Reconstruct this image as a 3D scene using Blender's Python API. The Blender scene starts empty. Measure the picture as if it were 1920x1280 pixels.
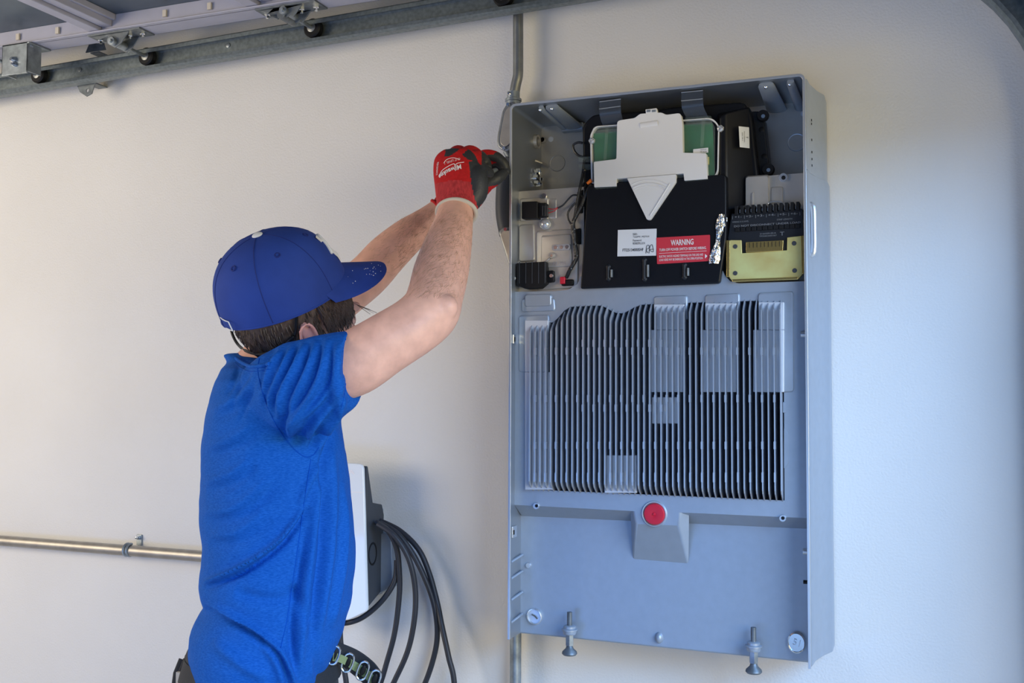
import bpy, math, random
from math import sin, cos, pi, radians, sqrt, hypot, atan2
from mathutils import Vector, Matrix, noise
from mathutils.geometry import tessellate_polygon
from mathutils.bvhtree import BVHTree
V = Vector
random.seed(7)
sc = bpy.context.scene
# ---------------------------------------------------------------- camera
CAM = V((0.77771, -2.15782, 1.44378)); YAW, PIT, ROL = 0.37441, 0.05032, 0.00442; F = 1942.46
fw = V((-sin(YAW)*cos(PIT), cos(YAW)*cos(PIT), sin(PIT)))
rt = V((cos(YAW), sin(YAW), 0)); up = rt.cross(fw)
rt, up = (cos(ROL)*rt+sin(ROL)*up), (-sin(ROL)*rt+cos(ROL)*up)
cd = bpy.data.cameras.new('camera'); cam = bpy.data.objects.new('camera', cd); sc.collection.objects.link(cam)
cd.sensor_width = 36; cd.lens = 36*F/1920; cd.clip_start = .05
cam.matrix_world = Matrix.Translation(CAM) @ Matrix((rt, up, -fw)).transposed().to_4x4()
sc.camera = cam
sc.view_settings.view_transform = 'Standard'; sc.view_settings.look = 'None'
sc.view_settings.gamma = 1; sc.view_settings.use_curve_mapping = False
sc.view_settings.exposure = 0.0
# ---------------------------------------------------------------- world and lights
W = bpy.data.worlds.new('world'); sc.world = W; W.use_nodes = True
bg = W.node_tree.nodes['Background']; bg.inputs[0].default_value = (1.0, .97, .95, 1); bg.inputs[1].default_value = .035
def area(name, loc, target, sx, sy, power, col):
    l = bpy.data.lights.new(name, 'AREA'); l.shape = 'RECTANGLE'; l.size = sx; l.size_y = sy; l.energy = power; l.color = col
    o = bpy.data.objects.new(name, l); sc.collection.objects.link(o); o.location = loc
    o.rotation_euler = (V(target)-V(loc)).to_track_quat('-Z', 'Y').to_euler(); return o
area('sky_through_opening', (3.2, -2.6, 2.9), (0, -.3, .8), 3.0, 1.4, 255, (.24, .52, 1.0))
area('driveway_bounce', (3.3, -2.4, 1.4), (0, -.2, 1.1), 3.0, 1.2, 76, (1.0, .82, .42))
area('garage_lamp', (-2.6, -2.0, 1.7), (-.8, 0, 1.6), 1.4, 1.0, 46, (1.0, .87, .68))
area('low_side_fill', (-1.8, -3.2, .35), (-.8, 0, .7), 1.6, .6, 16, (.15, .35, 1.0))  # added blue fill for the lower left wall, not a real source
area('cool_fill_behind', (.2, -4.4, .6), (-.1, 0, .6), 3.4, 1.0, 18, (.28, .52, 1.0))  # added cool fill on the man and enclosure, no such source in the room
# ---------------------------------------------------------------- pixel helpers: a photo pixel on the plane Y
def at(px, py, Y):
    d = fw + ((px-960)*rt - (py-640)*up)/F
    return CAM + d*((Y-CAM.y)/d.y)
def proj(p):
    d = p-CAM; z = d.dot(fw); return (960+F*d.dot(rt)/z, 640-F*d.dot(up)/z)
def mpp(px, py, Y): return (at(px, py, Y)-CAM).dot(fw)/F
def cv(a, b, c): return a*rt + b*up - c*fw        # right, up, towards the camera
# ---------------------------------------------------------------- materials
def mat(name, col, rough=.5, metal=0, bump=0, bscale=200, var=0, vscale=30, alpha=1, coat=0, emit=None, stretch=None, dist=.001, spec=None, sss=0, trans=0, col2=None):
    m = bpy.data.materials.new(name); m.use_nodes = True; nt = m.node_tree; N = nt.nodes; L = nt.links
    b = N['Principled BSDF']; b.inputs['Base Color'].default_value = (*col, 1); b.inputs['Roughness'].default_value = rough
    b.inputs['Metallic'].default_value = metal; b.inputs['Alpha'].default_value = alpha; b.inputs['Coat Weight'].default_value = coat
    if spec is not None: b.inputs['Specular IOR Level'].default_value = spec
    if sss: b.inputs['Subsurface Weight'].default_value = sss; b.inputs['Subsurface Radius'].default_value = (.02, .008, .004); b.inputs['Subsurface Scale'].default_value = .5
    if trans: b.inputs['Transmission Weight'].default_value = trans
    tc = N.new('ShaderNodeTexCoord'); mp = N.new('ShaderNodeMapping'); L.new(tc.outputs['Object'], mp.inputs[0])
    if stretch: mp.inputs['Scale'].default_value = stretch
    if var:
        n = N.new('ShaderNodeTexNoise'); n.inputs['Scale'].default_value = vscale; n.inputs['Detail'].default_value = 6; L.new(mp.outputs[0], n.inputs[0])
        r = N.new('ShaderNodeMapRange'); L.new(n.outputs[0], r.inputs[0]); r.inputs[1].default_value = .3; r.inputs[2].default_value = .7
        mx = N.new('ShaderNodeMix'); mx.data_type = 'RGBA'; L.new(r.outputs[0], mx.inputs[0])
        c2 = col2 or tuple(min(1, c*(1+var)) for c in col); c1 = col if col2 else tuple(c*(1-var) for c in col)
        mx.inputs[6].default_value = (*c1, 1); mx.inputs[7].default_value = (*c2, 1); L.new(mx.outputs[2], b.inputs['Base Color'])
    if bump:
        n = N.new('ShaderNodeTexNoise'); n.inputs['Scale'].default_value = bscale; n.inputs['Detail'].default_value = 3; L.new(mp.outputs[0], n.inputs[0])
        bp = N.new('ShaderNodeBump'); bp.inputs['Strength'].default_value = bump; bp.inputs['Distance'].default_value = dist
        L.new(n.outputs[0], bp.inputs['Height']); L.new(bp.outputs[0], b.inputs['Normal'])
    return m
M = dict(
 wall=mat('painted_plaster', (.74, .72, .69), .62, 0, .55, 210, .03, 3, dist=.0016),
 concrete=mat('concrete', (.42, .41, .39), .8, 0, .3, 60, .1, 8),
 pad=mat('machined_metal', (.66, .68, .72), .45, .35, .1, 400),
 cast=mat('painted_cast_metal', (.38, .43, .50), .42, .45, .25, 700, .03, 60, dist=.0004),
 fin=mat('fin_side_metal', (.36, .39, .45), .5, .15, .1, 400),
 shell=mat('sheet_metal', (.36, .39, .43), .40, .75, .1, 500),
 steel=mat('brushed_steel', (.58, .54, .485), .40, .6, .1, 400, .10, 14),
 rim=mat('bare_metal_edge', (.66, .69, .73), .32, .75, .05, 500),
 galv=mat('galvanised_steel', (.33, .37, .40), .42, .75, .1, 300, .28, 45),
 railm=mat('track_steel', (.20, .235, .25), .42, .6, .1, 300, .2, 120),
 galvd=mat('dull_galvanised_steel', (.17, .19, .205), .5, .6, .2, 300, .25, 60),
 emt=mat('conduit_metal', (.42, .39, .35), .48, .85, .1, 300, .12, 30),
 emtd=mat('aged_conduit_metal', (.27, .28, .28), .42, .75, .1, 300, .15, 40),
 chrome=mat('bright_metal', (.85, .87, .9), .16, 1),
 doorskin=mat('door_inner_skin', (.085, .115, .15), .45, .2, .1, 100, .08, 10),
 stile=mat('door_stile_paint', (.42, .42, .50), .5, .1, .1, 200, .04, 20),
 blackp=mat('black_plastic', (.006, .0065, .009), .38, 0, .5, 900, dist=.0003, spec=.28),
 blackm=mat('matte_black_plastic', (.007, .007, .008), .5, 0, .2, 600, dist=.0003, spec=.3),
 termk=mat('charcoal_plastic', (.012, .014, .019), .45, 0, .3, 700, dist=.0003, spec=.35),
 darkgrey=mat('dark_grey_plastic', (.045, .05, .06), .55, 0, .3, 700, dist=.0003),
 white=mat('white_plastic', (.74, .74, .75), .45, 0, .05, 300),
 glosswhite=mat('white_glass', (.80, .83, .86), .12, 0, coat=.6),
 pcb=mat('green_circuit_board', (.002, .13, .045), .45, 0, 0, var=.25, vscale=25),
 smoke=mat('smoky_clear_plastic', (.06, .075, .105), .2, 0, alpha=.55, coat=.1),
 clear=mat('clear_plastic', (.5, .62, .58), .15, 0, alpha=.07),
 lens=mat('clear_screw_cap', (.75, .76, .78), .12, .5, alpha=.8, coat=.6),
 gold=mat('yellow_zinc_plate', (.80, .79, .33), .34, .35, .05, 200, .2, 16, col2=(.66, .50, .17)),
 goldb=mat('bright_yellow_zinc', (.85, .62, .22), .22, .9),
 paper=mat('label_paper', (.74, .76, .80), .6),
 red=mat('red_label', (.62, .035, .055), .5),
 redrub=mat('red_rubber', (.62, .012, .035), .45),
 inkw=mat('white_ink', (.85, .8, .8), .6),
 inkk=mat('black_ink', (.02, .02, .025), .6),
 inkg=mat('grey_ink', (.20, .21, .23), .6),
 foil=mat('crinkled_foil', (.75, .72, .68), .18, 1, 1, 120, dist=.004),
 wirek=mat('taped_wire', (.02, .02, .022), .32, 0, .6, 200, dist=.002),
 wirer=mat('red_wire', (.5, .02, .03), .4),
 orange=mat('orange_plastic', (.9, .2, .01), .4),
 rubber=mat('black_rubber_sheath', (.022, .024, .032), .48, 0, .1, 500),
 skin=mat('skin', (.92, .49, .35), .5, 0, .35, 160, .12, 38, dist=.0012, sss=.05),
 skinred=mat('ear_skin', (.85, .38, .30), .5, 0, .3, 160, .1, 60, sss=.15),
 armhair=mat('light_brown_hair', (.42, .24, .13), .5),
 hair=mat('brown_hair', (.10, .064, .046), .5, 0, .6, 300, .4, 150, stretch=(1, 1, .15)),
 shirt=mat('blue_heather_jersey', (.0, .078, .38), .85, 0, .5, 700, .14, 520, stretch=(.35, .35, 1.3), dist=.0008, col2=(.012, .13, .52), spec=.2),
 seam=mat('blue_seam_thread', (.0, .075, .42), .85, spec=.2),
 cap=mat('royal_blue_twill', (.022, .055, .27), .8, 0, .4, 700, .16, 12, dist=.0006, spec=.3),
 capline=mat('cap_seam_thread', (.008, .022, .16), .85),
 thread=mat('white_thread', (.82, .80, .76), .7),
 gred=mat('red_knit', (.52, .012, .014), .8, 0, .4, 500, .12, 200, spec=.3),
 gcuff=mat('red_ribbed_knit', (.50, .045, .05), .85, 0, .5, 300, var=.25, vscale=260, spec=.2, stretch=(1, 1, .1)),
 gblk=mat('black_rubber_palm', (.035, .037, .04), .5, 0, .5, 300),
 cream=mat('cream_cuff_edge', (.62, .56, .47), .85, 0, .4, 500),
 pants=mat('charcoal_canvas', (.035, .036, .042), .85, 0, .4, 400, .2, 60),
 web=mat('black_webbing', (.018, .02, .025), .75, 0, .6, 500),
 green=mat('olive_webbing', (.27, .33, .15), .8, 0, .6, 400),
 leather=mat('boot_leather', (.12, .07, .035), .6, 0, .3, 200),
 eyew=mat('eye_white', (.8, .78, .74), .2),
)
# ribbed cuff: real wave bump
nt = M['gcuff'].node_tree
# ---------------------------------------------------------------- mesh helpers
class MB:
    def __init__(s): s.v = []; s.f = []; s.m = []; s.cm = 0
    def add(s, vs, fs):
        n = len(s.v); s.v += [tuple(v) for v in vs]; s.f += [tuple(i+n for i in f) for f in fs]; s.m += [s.cm]*len(fs); return s
    def box(s, x0, x1, y0, y1, z0, z1):
        return s.add([(x, y, z) for x in (x0, x1) for y in (y0, y1) for z in (z0, z1)],
                     [(0, 1, 3, 2), (4, 6, 7, 5), (0, 4, 5, 1), (2, 3, 7, 6), (0, 2, 6, 4), (1, 5, 7, 3)])
    def loft(s, rings, cap=True, closed=False):
        n = len(rings[0]); vs = [p for r in rings for p in r]; fs = []
        R = len(rings)
        for i in range(R if closed else R-1):
            j = (i+1) % R
            for k in range(n): fs.append((i*n+k, i*n+(k+1) % n, j*n+(k+1) % n, j*n+k))
        if cap and not closed: fs.append(tuple(range(n))[::-1]); fs.append(tuple((R-1)*n+k for k in range(n)))
        return s.add(vs, fs)
    def tube(s, pts, r, n=12, cap=True, flat=1, upv=None, closed=False):
        pts = [V(p) for p in pts]; rings = []; N = len(pts); prev = None
        for i, p in enumerate(pts):
            if closed: t = pts[(i+1) % N]-pts[i-1]
            else: t = pts[min(i+1, N-1)]-pts[max(i-1, 0)]
            t.normalize()
            if prev is None: a = (V(upv) if upv else (V((0, 0, 1)) if abs(t.z) < .9 else V((1, 0, 0))))
            else: a = prev
            a = a - t*a.dot(t); a.normalize(); prev = a; b = t.cross(a)
            rr = r[i] if isinstance(r, (list, tuple)) else r
            fl = flat[i] if isinstance(flat, (list, tuple)) else flat
            rings.append([p + a*rr*cos(2*pi*k/n)*fl + b*rr*sin(2*pi*k/n) for k in range(n)])
        return s.loft(rings, cap, closed)
    def lathe(s, o, ax, prof, n=24):      # profile of (radius, distance along ax)
        ax = V(ax).normalized(); a = ax.orthogonal().normalized(); b = ax.cross(a); o = V(o)
        return s.loft([[o+ax*h+(a*cos(2*pi*k/n)+b*sin(2*pi*k/n))*max(r, 1e-5) for k in range(n)] for r, h in prof])
    def prism(s, poly, yf, yb, holes=(), backpoly=None):     # poly of (x,z); front at yf, back at yb
        loops = [poly]+list(holes); tri = tessellate_polygon([[V((x, z, 0)) for x, z in l] for l in loops])
        flat = [p for l in loops for p in l]; n = len(flat); bk = backpoly or flat
        vs = [(x, yf, z) for x, z in flat]+[(x, yb, z) for x, z in bk]
        if holes:
            fs = [tuple(t) for t in tri]+[tuple(i+n for i in t[::-1]) for t in tri]
        else: fs = [tuple(range(n)), tuple(i+n for i in range(n))[::-1]]
        o = 0
        for l in loops:
            k = len(l); fs += [(o+i, o+(i+1) % k, o+(i+1) % k+n, o+i+n) for i in range(k)]; o += k
        return s.add(vs, fs)
    def ball(s, c, rx, ry=None, rz=None, n=16, axes=None):
        ry = ry or rx; rz = rz or rx; c = V(c); A = axes or (V((1, 0, 0)), V((0, 1, 0)), V((0, 0, 1)))
        rings = []
        for i in range(n//2+1):
            th = pi*i/(n//2); q = max(sin(th), 1e-3)
            rings.append([c+A[0]*rx*q*cos(2*pi*k/n)+A[1]*ry*q*sin(2*pi*k/n)+A[2]*rz*cos(th) for k in range(n)])
        return s.loft(rings)
    def build(s, name, m, parent=None, bevel=0, seg=2, smooth=35, remesh=0, sm=0, fn=None, subsurf=0):
        me = bpy.data.meshes.new(name); me.from_pydata(s.v, [], s.f)
        ms = m if isinstance(m, list) else [m]
        for q in ms: me.materials.append(q)
        me.polygons.foreach_set('material_index', s.m)
        import bmesh
        b = bmesh.new(); b.from_mesh(me); bmesh.ops.recalc_face_normals(b, faces=b.faces); b.to_mesh(me); b.free()
        o = bpy.data.objects.new(name, me)
        if remesh or subsurf:
            tmp = o; sc.collection.objects.link(tmp)
            if remesh:
                md = tmp.modifiers.new('r', 'REMESH'); md.mode = 'VOXEL'; md.voxel_size = remesh
                if sm: md = tmp.modifiers.new('s', 'SMOOTH'); md.iterations = sm; md.factor = .5
            if subsurf: md = tmp.modifiers.new('u', 'SUBSURF'); md.levels = subsurf; md.render_levels = subsurf
            dg = bpy.context.evaluated_depsgraph_get(); me2 = bpy.data.meshes.new_from_object(tmp.evaluated_get(dg)); me2.name = name
            bpy.data.objects.remove(tmp); me = me2; me.name = name
            if not me.materials:
                for q in ms: me.materials.append(q)
            o = bpy.data.objects.new(name, me); smooth = 180
        if fn: fn(me)
        sc.collection.objects.link(o)
        if smooth:
            me.polygons.foreach_set('use_smooth', [True]*len(me.polygons))
            if smooth < 180: me.set_sharp_from_angle(angle=radians(smooth))
        if bevel:
            md = o.modifiers.new('bevel', 'BEVEL'); md.width = bevel; md.segments = seg; md.limit_method = 'ANGLE'; md.angle_limit = radians(35); md.use_clamp_overlap = True; md.harden_normals = True
        if parent is not None: attach(o, parent)
        return o
def wloc(o):
    p = V((0, 0, 0))
    while o: p += o.location; o = o.parent
    return p
def attach(o, parent): o.location = o.location - wloc(parent); o.parent = parent
def thing(name, label, cat, loc=(0, 0, 0), group=None):
    o = bpy.data.objects.new(name, None); sc.collection.objects.link(o); o.location = loc; o.empty_display_size = .05
    return tag(o, label, cat, group)
def tag(o, label, cat, group=None):
    o['label'] = label; o['category'] = cat
    if group: o['group'] = group
    return o
def struct(o): o['kind'] = 'structure'; return o
def P(pts, Y): return [(at(x, y, Y).x, at(x, y, Y).z) for x, y in pts]
def rr(pts, r, Y, seg=4):       # rounded outline from pixel corners, r in metres
    c = [V(p) for p in P(pts, Y)]; out = []; n = len(c)
    for i in range(n):
        p, a, b = c[i], c[i-1], c[(i+1) % n]; da, db = (a-p), (b-p); q = r[i] if isinstance(r, (list, tuple)) else r
        if q <= 0: out.append(tuple(p)); continue
        q = min(q, da.length*.48, db.length*.48); s0 = p+da.normalized()*q; e0 = p+db.normalized()*q
        for k in range(seg+1):
            t = k/seg; out.append(tuple(s0*(1-t)**2+p*2*t*(1-t)+e0*t*t))
    return out
def rect(x0, y0, x1, y1): return [(x0, y0), (x1, y0), (x1, y1), (x0, y1)]
def spline(pts, n=8):
    pts = [V(p) for p in pts]; out = []; N = len(pts)
    for i in range(N-1):
        a, b, c, d = pts[max(i-1, 0)], pts[i], pts[i+1], pts[min(i+2, N-1)]
        for k in range(n):
            t = k/n; out.append(.5*((2*b)+(-a+c)*t+(2*a-5*b+4*c-d)*t*t+(-a+3*b-3*c+d)*t**3))
    out.append(pts[-1]); return out
def text_mesh(body, size, shear=0, bold=0, spacing=1):
    c = bpy.data.curves.new('t', 'FONT'); c.body = body; c.size = size; c.align_x = 'CENTER'; c.align_y = 'CENTER'; c.shear = shear; c.offset = bold; c.space_character = spacing; c.resolution_u = 3
    o = bpy.data.objects.new('t', c); sc.collection.objects.link(o); dg = bpy.context.evaluated_depsgraph_get(); dg.update()
    me = bpy.data.meshes.new_from_object(o.evaluated_get(dg)); bpy.data.objects.remove(o)
    return [v.co.copy() for v in me.vertices], [tuple(p.vertices) for p in me.polygons]
def text_on(name, body, c, ex, ey, width, m, parent, height=None, shear=0, bold=0, surf=None, lift=.0004, mb=None):
    # lettering centred at c, running along ex, up along ey; optionally laid on a surface (BVH) 
    vs, fs = text_mesh(body, 1, shear, bold)
    x0 = min(v.x for v in vs); x1 = max(v.x for v in vs); y0 = min(v.y for v in vs); y1 = max(v.y for v in vs)
    sx = width/(x1-x0); sy = (height/(y1-y0)) if height else sx
    ex = V(ex).normalized(); ey = V(ey).normalized(); nn = ex.cross(ey); out = []
    for v in vs:
        p = V(c)+ex*(v.x-(x0+x1)/2)*sx+ey*(v.y-(y0+y1)/2)*sy
        if surf:
            h = surf.ray_cast(p+nn*.06, -nn)
            if h[0]: p = h[0]+nn*lift
        else: p = p+nn*lift
        out.append(p)
    own = mb is None; mb = mb or MB(); mb.add(out, fs)
    return mb.build(name, m, parent, smooth=0) if own else mb
def bvh(o):
    me = o.data; return BVHTree.FromPolygons([v.co for v in me.vertices], [tuple(p.vertices) for p in me.polygons])

# ================================================================ THE ROOM
struct(MB().box(-4.2, 1.14, 0, .15, 0, 2.8).build('wall_back', M['wall']))
struct(MB().box(-4.2, 4.5, -5.5, .15, -.1, 0).build('floor', M['concrete']))
struct(MB().box(-4.2, 1.14, -5.5, 0, 2.75, 2.9).build('ceiling', M['wall']))
w = MB(); w.box(1.08, 1.20, -.24, 0, 0, 2.75); w.box(1.08, 1.20, -5.5, -.24, 2.02, 2.75); struct(w.build('wall_right', M['wall']))
w = MB(); w.box(-4.35, -4.2, -5.5, .15, 0, 2.75); struct(w.build('wall_left', M['wall']))

# ---------------------------------------------------------------- overhead door, track, rollers
TY = -.10
A0 = at(-60, 187.9, TY); A1 = at(1080, 0, TY)
tdir = V((A1.x-A0.x, 0, A1.z-A0.z)).normalized(); tn = V((-tdir.z, 0, tdir.x))
TH = .058
def track_prof(c, n):            # c: point on lower edge of the track, n: direction across the track (towards its top)
    q = []
    for y, h in ((TY+.004, .0), (TY+.024, .0), (TY+.030, .005), (TY+.030, TH-.005), (TY+.024, TH), (TY, TH), (TY-.002, TH-.003), (TY-.002, TH-.012), (TY, TH-.012),
                 (TY+.001, TH-.0025), (TY+.024, TH-.0025), (TY+.0275, TH-.006), (TY+.0275, .006), (TY+.024, .0025), (TY+.002, .0025), (TY, .011), (TY-.003, .012), (TY-.004, .004)):
        q.append(c+n*h+V((0, y-c.y, 0)))
    return q
start = A0-tdir*1.6
end = at(1555, -80, TY); end = A0+tdir*(end-A0).dot(tdir)
rings = [track_prof(start+(end-start)*k/6, tn) for k in range(7)]
R0 = .36; cen = end-tn*R0
ang0 = atan2(tn.z, tn.x)
for k in range(1, 15):
    a = ang0*(1-k/14.0)+0*k/14.0
    n = V((cos(a), 0, sin(a))); rings.append(track_prof(cen+n*R0, n))
last = cen+V((R0, 0, 0)); rings.append(track_prof(V((last.x, 0, .02)), V((1, 0, 0))))
track = thing('door_track', 'grey galvanised steel garage door track running along the top of the wall', 'door track', (A0.x, TY, A0.z))
rail = MB(); rail.loft(rings, True); rail.build('rail', M['railm'], track, smooth=25)
def bracket(px, py, Y, flip=1):
    c = at(px, py, Y); b = MB()
    out = [(-.032, .0), (.035, .0), (.022, -.034*flip), (.005, -.040*flip), (-.018, -.026*flip)]
    hole = [(.008+.005*cos(2*pi*k/10), -.024*flip+.005*sin(2*pi*k/10)) for k in range(10)]
    b.prism([(c.x+x, c.z+z) for x, z in out], Y, Y+.003, [[(c.x+x, c.z+z) for x, z in hole]])
    b.box(c.x-.018, c.x+.012, Y+.003, -.001, c.z+.002*flip-.0015, c.z+.002*flip+.0015)
    b.build('wall_bracket', M['galvd'], track)
bracket(160, 153, TY+.032); bracket(178, 96, TY+.032, -1); bracket(-200, 215, TY+.032)
for px, py in ((150, 131), (428, 85)):
    c = at(px, py, TY+.0275); MB().lathe(c, (0, -1, 0), [(.0, -.001), (.006, 0), (.006, .002), (.003, .003), (0, .003)], 14).build('bolt', M['galvd'] if px < 200 else M['galv'], track)

DZ = at(290, 65, -.155).z       # underside of the door stile
door = thing('garage_door', 'white steel sectional garage door open overhead, dark underside above the track', 'garage door', (-1.2, -1.2, DZ))
XR = .80; XL = -3.0; YN = -.155; YFAR = -3.6
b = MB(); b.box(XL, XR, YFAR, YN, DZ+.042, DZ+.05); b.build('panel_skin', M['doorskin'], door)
b = MB()
for y0, y1 in ((YN-.055, YN), (YFAR, YFAR+.055)):
    b.box(XL, XR, y0, y1, DZ, DZ+.004); b.box(XL, XR, y0, y0+.003, DZ, DZ+.042); b.box(XL, XR, y1-.003, y1, DZ, DZ+.042)
    b.box(XL, XR, y0-.012, y0, DZ, DZ+.003)
b.build('end_stile', M['stile'], door, bevel=.001)
hx = [at(20, 110, YN).x, at(213, 75, YN).x, at(520, 25, YN).x]
hx.append(hx[2]+.47)
hx[0] = at(28, 110, YN).x
for i, x in enumerate((hx[1]+.012, hx[2]-.01, hx[2]+.50, hx[1]-.52)):
    b = MB(); b.box(x-.030, x+.002, YFAR, YN-.056, DZ+.004, DZ+.042); b.box(x+.006, x+.034, YFAR, YN-.056, DZ+.012, DZ+.042)
    b.box(x-.036, x-.030, YFAR, YN-.056, DZ+.030, DZ+.042); b.box(x+.034, x+.044, YFAR, YN-.056, DZ+.026, DZ+.042)
    b.build('section_rail', M['stile'], door, bevel=.002)
# lugs on the inner stile face
for px, py in ((33, 64), (107, 52), (308, 27), (392, 14), (480, 2)):
    c = at(px, py, YN-.06); MB().box(c.x-.005, c.x+.005, YN-.061, YN-.056, DZ+.014, DZ+.030).build('slot_tab', M['cream'], door)
def roller(px, py, hxx):
    c = at(px, py, TY+.012); g = MB()
    g.cm = 0; g.lathe(c, (0, 1, 0), [(.010, -.010), (.019, -.010), (.0225, -.007), (.0225, .007), (.019, .010), (.0, .010)], 28)
    w = g.build('roller_wheel', M['blackm'], door)
    MB().lathe(c, (0, -1, 0), [(.011, .008), (.011, .0115), (.006, .013), (0, .013)], 18).build('bearing', M['emtd'], w)
    MB().tube([c+V((0, -.01, 0)), c+V((0, -.135, 0))], .0048, 12).build('stem', M['galv'], w)
    return c
def hinge(c):
    # plates fixed under the stile carrying the roller stem
    x, z = c.x, c.z; b = MB()
    b.prism([(x-.078, DZ-.004), (x+.082, DZ-.004), (x+.082, DZ), (x-.078, DZ)], YN-.058, YN-.004)
    for y, w in ((YN-.052, .0), (YN-.014, 0)):
        pl = [(x-.070, DZ-.004), (x+.045, DZ-.004), (x+.022, DZ-.030), (x+.016, z-.008), (x+.004, z-.014), (x-.012, z-.006), (x-.02, z+.018), (x-.045, DZ-.014)]
        b.prism(pl, y, y+.003)
    h = b.build('hinge', M['galvd'], door, bevel=.0008)
    MB().tube([(x-.008, YN-.056, DZ-.022), (x-.008, YN-.004, DZ-.022)], .0105, 16).build('knuckle', M['galvd'], h)
    MB().tube([(x, YN-.062, z), (x, YN-.002, z)], .0095, 16).build('sleeve', M['galv'], h)
    for dx in (-.062, .030, .068):
        MB().lathe((x+dx, YN-.03, DZ-.004), (0, 0, -1), [(.0075, 0), (.0075, .004), (.004, .005), (.004, .011), (0, .011)], 6).build('bolt', M['chrome'], h, smooth=20)
for px, py in ((277, 107), (588, 54), (944, -6)):
    hinge(roller(px, py, 0))
c = roller(74, 141, 0)
b = MB(); x = c.x
fy = YN-.075; fa = at(4, 92, fy); fb = at(50, 136, fy)
b.box(fa.x, fb.x, fy, fy+.003, fb.z, DZ-.001); b.box(fa.x, fb.x+.006, fy, YN-.005, DZ-.005, DZ-.001); b.box(fb.x-.003, fb.x, fy, YN-.03, fb.z+.004, DZ-.004); b.box(fa.x, fa.x+.003, fy, YN-.03, fb.z+.004, DZ-.004)
fx = b.build('top_fixture', M['galv'], door, bevel=.001)
for dx, dz, r in ((0, .004, .009), (.004, -.008, .006)):
    q = at(27, 116, fy); MB().lathe((q.x+dx, fy, q.z+dz), (0, -1, 0), [(r, 0), (r, .006), (r*.5, .012), (0, .012)], 6).build('nut', M['chrome'], fx, smooth=20)
for dx in (fa.x+.012, fb.x-.004):
    MB().lathe((dx, fy+.012, DZ-.006), (0, 0, -1), [(.0065, 0), (.0065, .005), (0, .006)], 6).build('bolt', M['chrome'], fx, smooth=20)

# ================================================================ THE WALL UNIT
YF, YB = -.193, -.004
XL_, XR_ = 0.0, .588; Z0, Z1 = .95, 2.04
unit = thing('battery_enclosure', 'tall open grey metal wall enclosure with fins, black cover and red warning label', 'electrical enclosure', (.294, YB, .95))
T = .003
YM, YL, YBK, YC, YR = -.168, -.131, -.012, -.150, -.135
# shell: rounded ring of the two sides and the top
def ring_outline(i, r):
    x0, x1, z1 = XL_+i, XR_-i, Z1-i; o = [(x0, Z0)]
    for k in range(7): a = pi-k*pi/12; o.append((x0+r+r*cos(a), z1-r+r*sin(a)))
    for k in range(7): a = pi/2-k*pi/12; o.append((x1-r+r*cos(a), z1-r+r*sin(a)))
    o.append((x1, Z0)); return o
s = MB(); out = ring_outline(0, .012); inn = ring_outline(T, .009); n = len(out)
rg = []
for (x, z), (xi, zi) in zip(out, inn): rg.append([(x, YF, z), (x, YB, z), (xi, YB, zi), (xi, YF, zi)])
s.loft(rg); shell = s.build('shell', M['shell'], unit, smooth=30)
# bright front edge lip
s = MB(); o2 = ring_outline(-.0008, .0125); i2 = ring_outline(T+.0012, .008)
s.loft([[(x, YF-.002, z), (x, YF+.002, z), (xi, YF+.002, zi), (xi, YF-.002, zi)] for (x, z), (xi, zi) in zip(o2, i2)]); s.build('front_lip', M['rim'], unit, bevel=.0006)
# back plate of the wiring cavity
s = MB(); s.prism([(T, 1.5), (XR_-T, 1.5), (XR_-T, Z1-T), (T, Z1-T)], YBK, YB)
bp = s.build('back_plate', M['steel'], unit)
def disc(px, py, Y, r, name, m, parent, h=.002, ring=0, n=28):
    c = at(px, py, Y); b = MB()
    if ring: b.lathe(c, (0, -1, 0), [(r-ring, -.0005), (r-ring, h*.6), (r-ring*.6, h), (r-ring*.3, h), (r, h*.5), (r, -.0005)], n)
    else: b.lathe(c, (0, -1, 0), [(0, -.001), (r, -.001), (r, h*.6), (r*.9, h), (0, h)], n)
    return b.build(name, m, parent, smooth=40)
disc(1045, 306, YBK, .0185, 'knockout', M['steel'], bp, .0015, .0022); disc(1494, 267, YBK, .0185, 'knockout', M['rim'], bp, .0015, .0022)
disc(1033, 261, YBK, .006, 'rivet', M['paper'], bp, .001); disc(1507, 213, YBK, .006, 'rivet', M['paper'], bp, .001)
disc(1017, 262, YBK-.004, .008, 'screw_boss', M['steel'], bp, .004, .003)
# ribs pressed into the top flange and round bosses
for px, w_, w2 in ((1014, .010, 0), (1034, .024, 0), (1436, .024, 0), (1482, .012, 0)):
    c = at(px, 190 if px < 1100 else 150, YF+.016); b = MB()
    b.tube([(c.x, YF+.018, Z1-.006), (c.x, YF+.024, Z1-.009), (c.x, YB-.004, Z1-.014)], [w_*.55, w_*.65, w_*.85], 14, flat=.35 if w_ > .02 else .8, upv=(0, 0, 1))
    b.build('pressed_rib', M['cast'], shell)
for px, py in ((1035, 193), (1013, 205), (1436, 151), (1481, 156)):
    c = at(px, py, YF+.022); MB().ball((c.x, c.y, Z1-.011), .004, n=10).build('rib_bolt', M['chrome'], shell)
for px, py, x0, x1 in ((1068, 240, -.02, .03), (1466, 197, -.03, 0)):
    c = at(px, py, -.03); MB().box(c.x+x0, c.x+x1, -.03, -.012, c.z-.006, Z1-.005).build('flange_tab', M['cast'], shell, bevel=.002)
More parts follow.
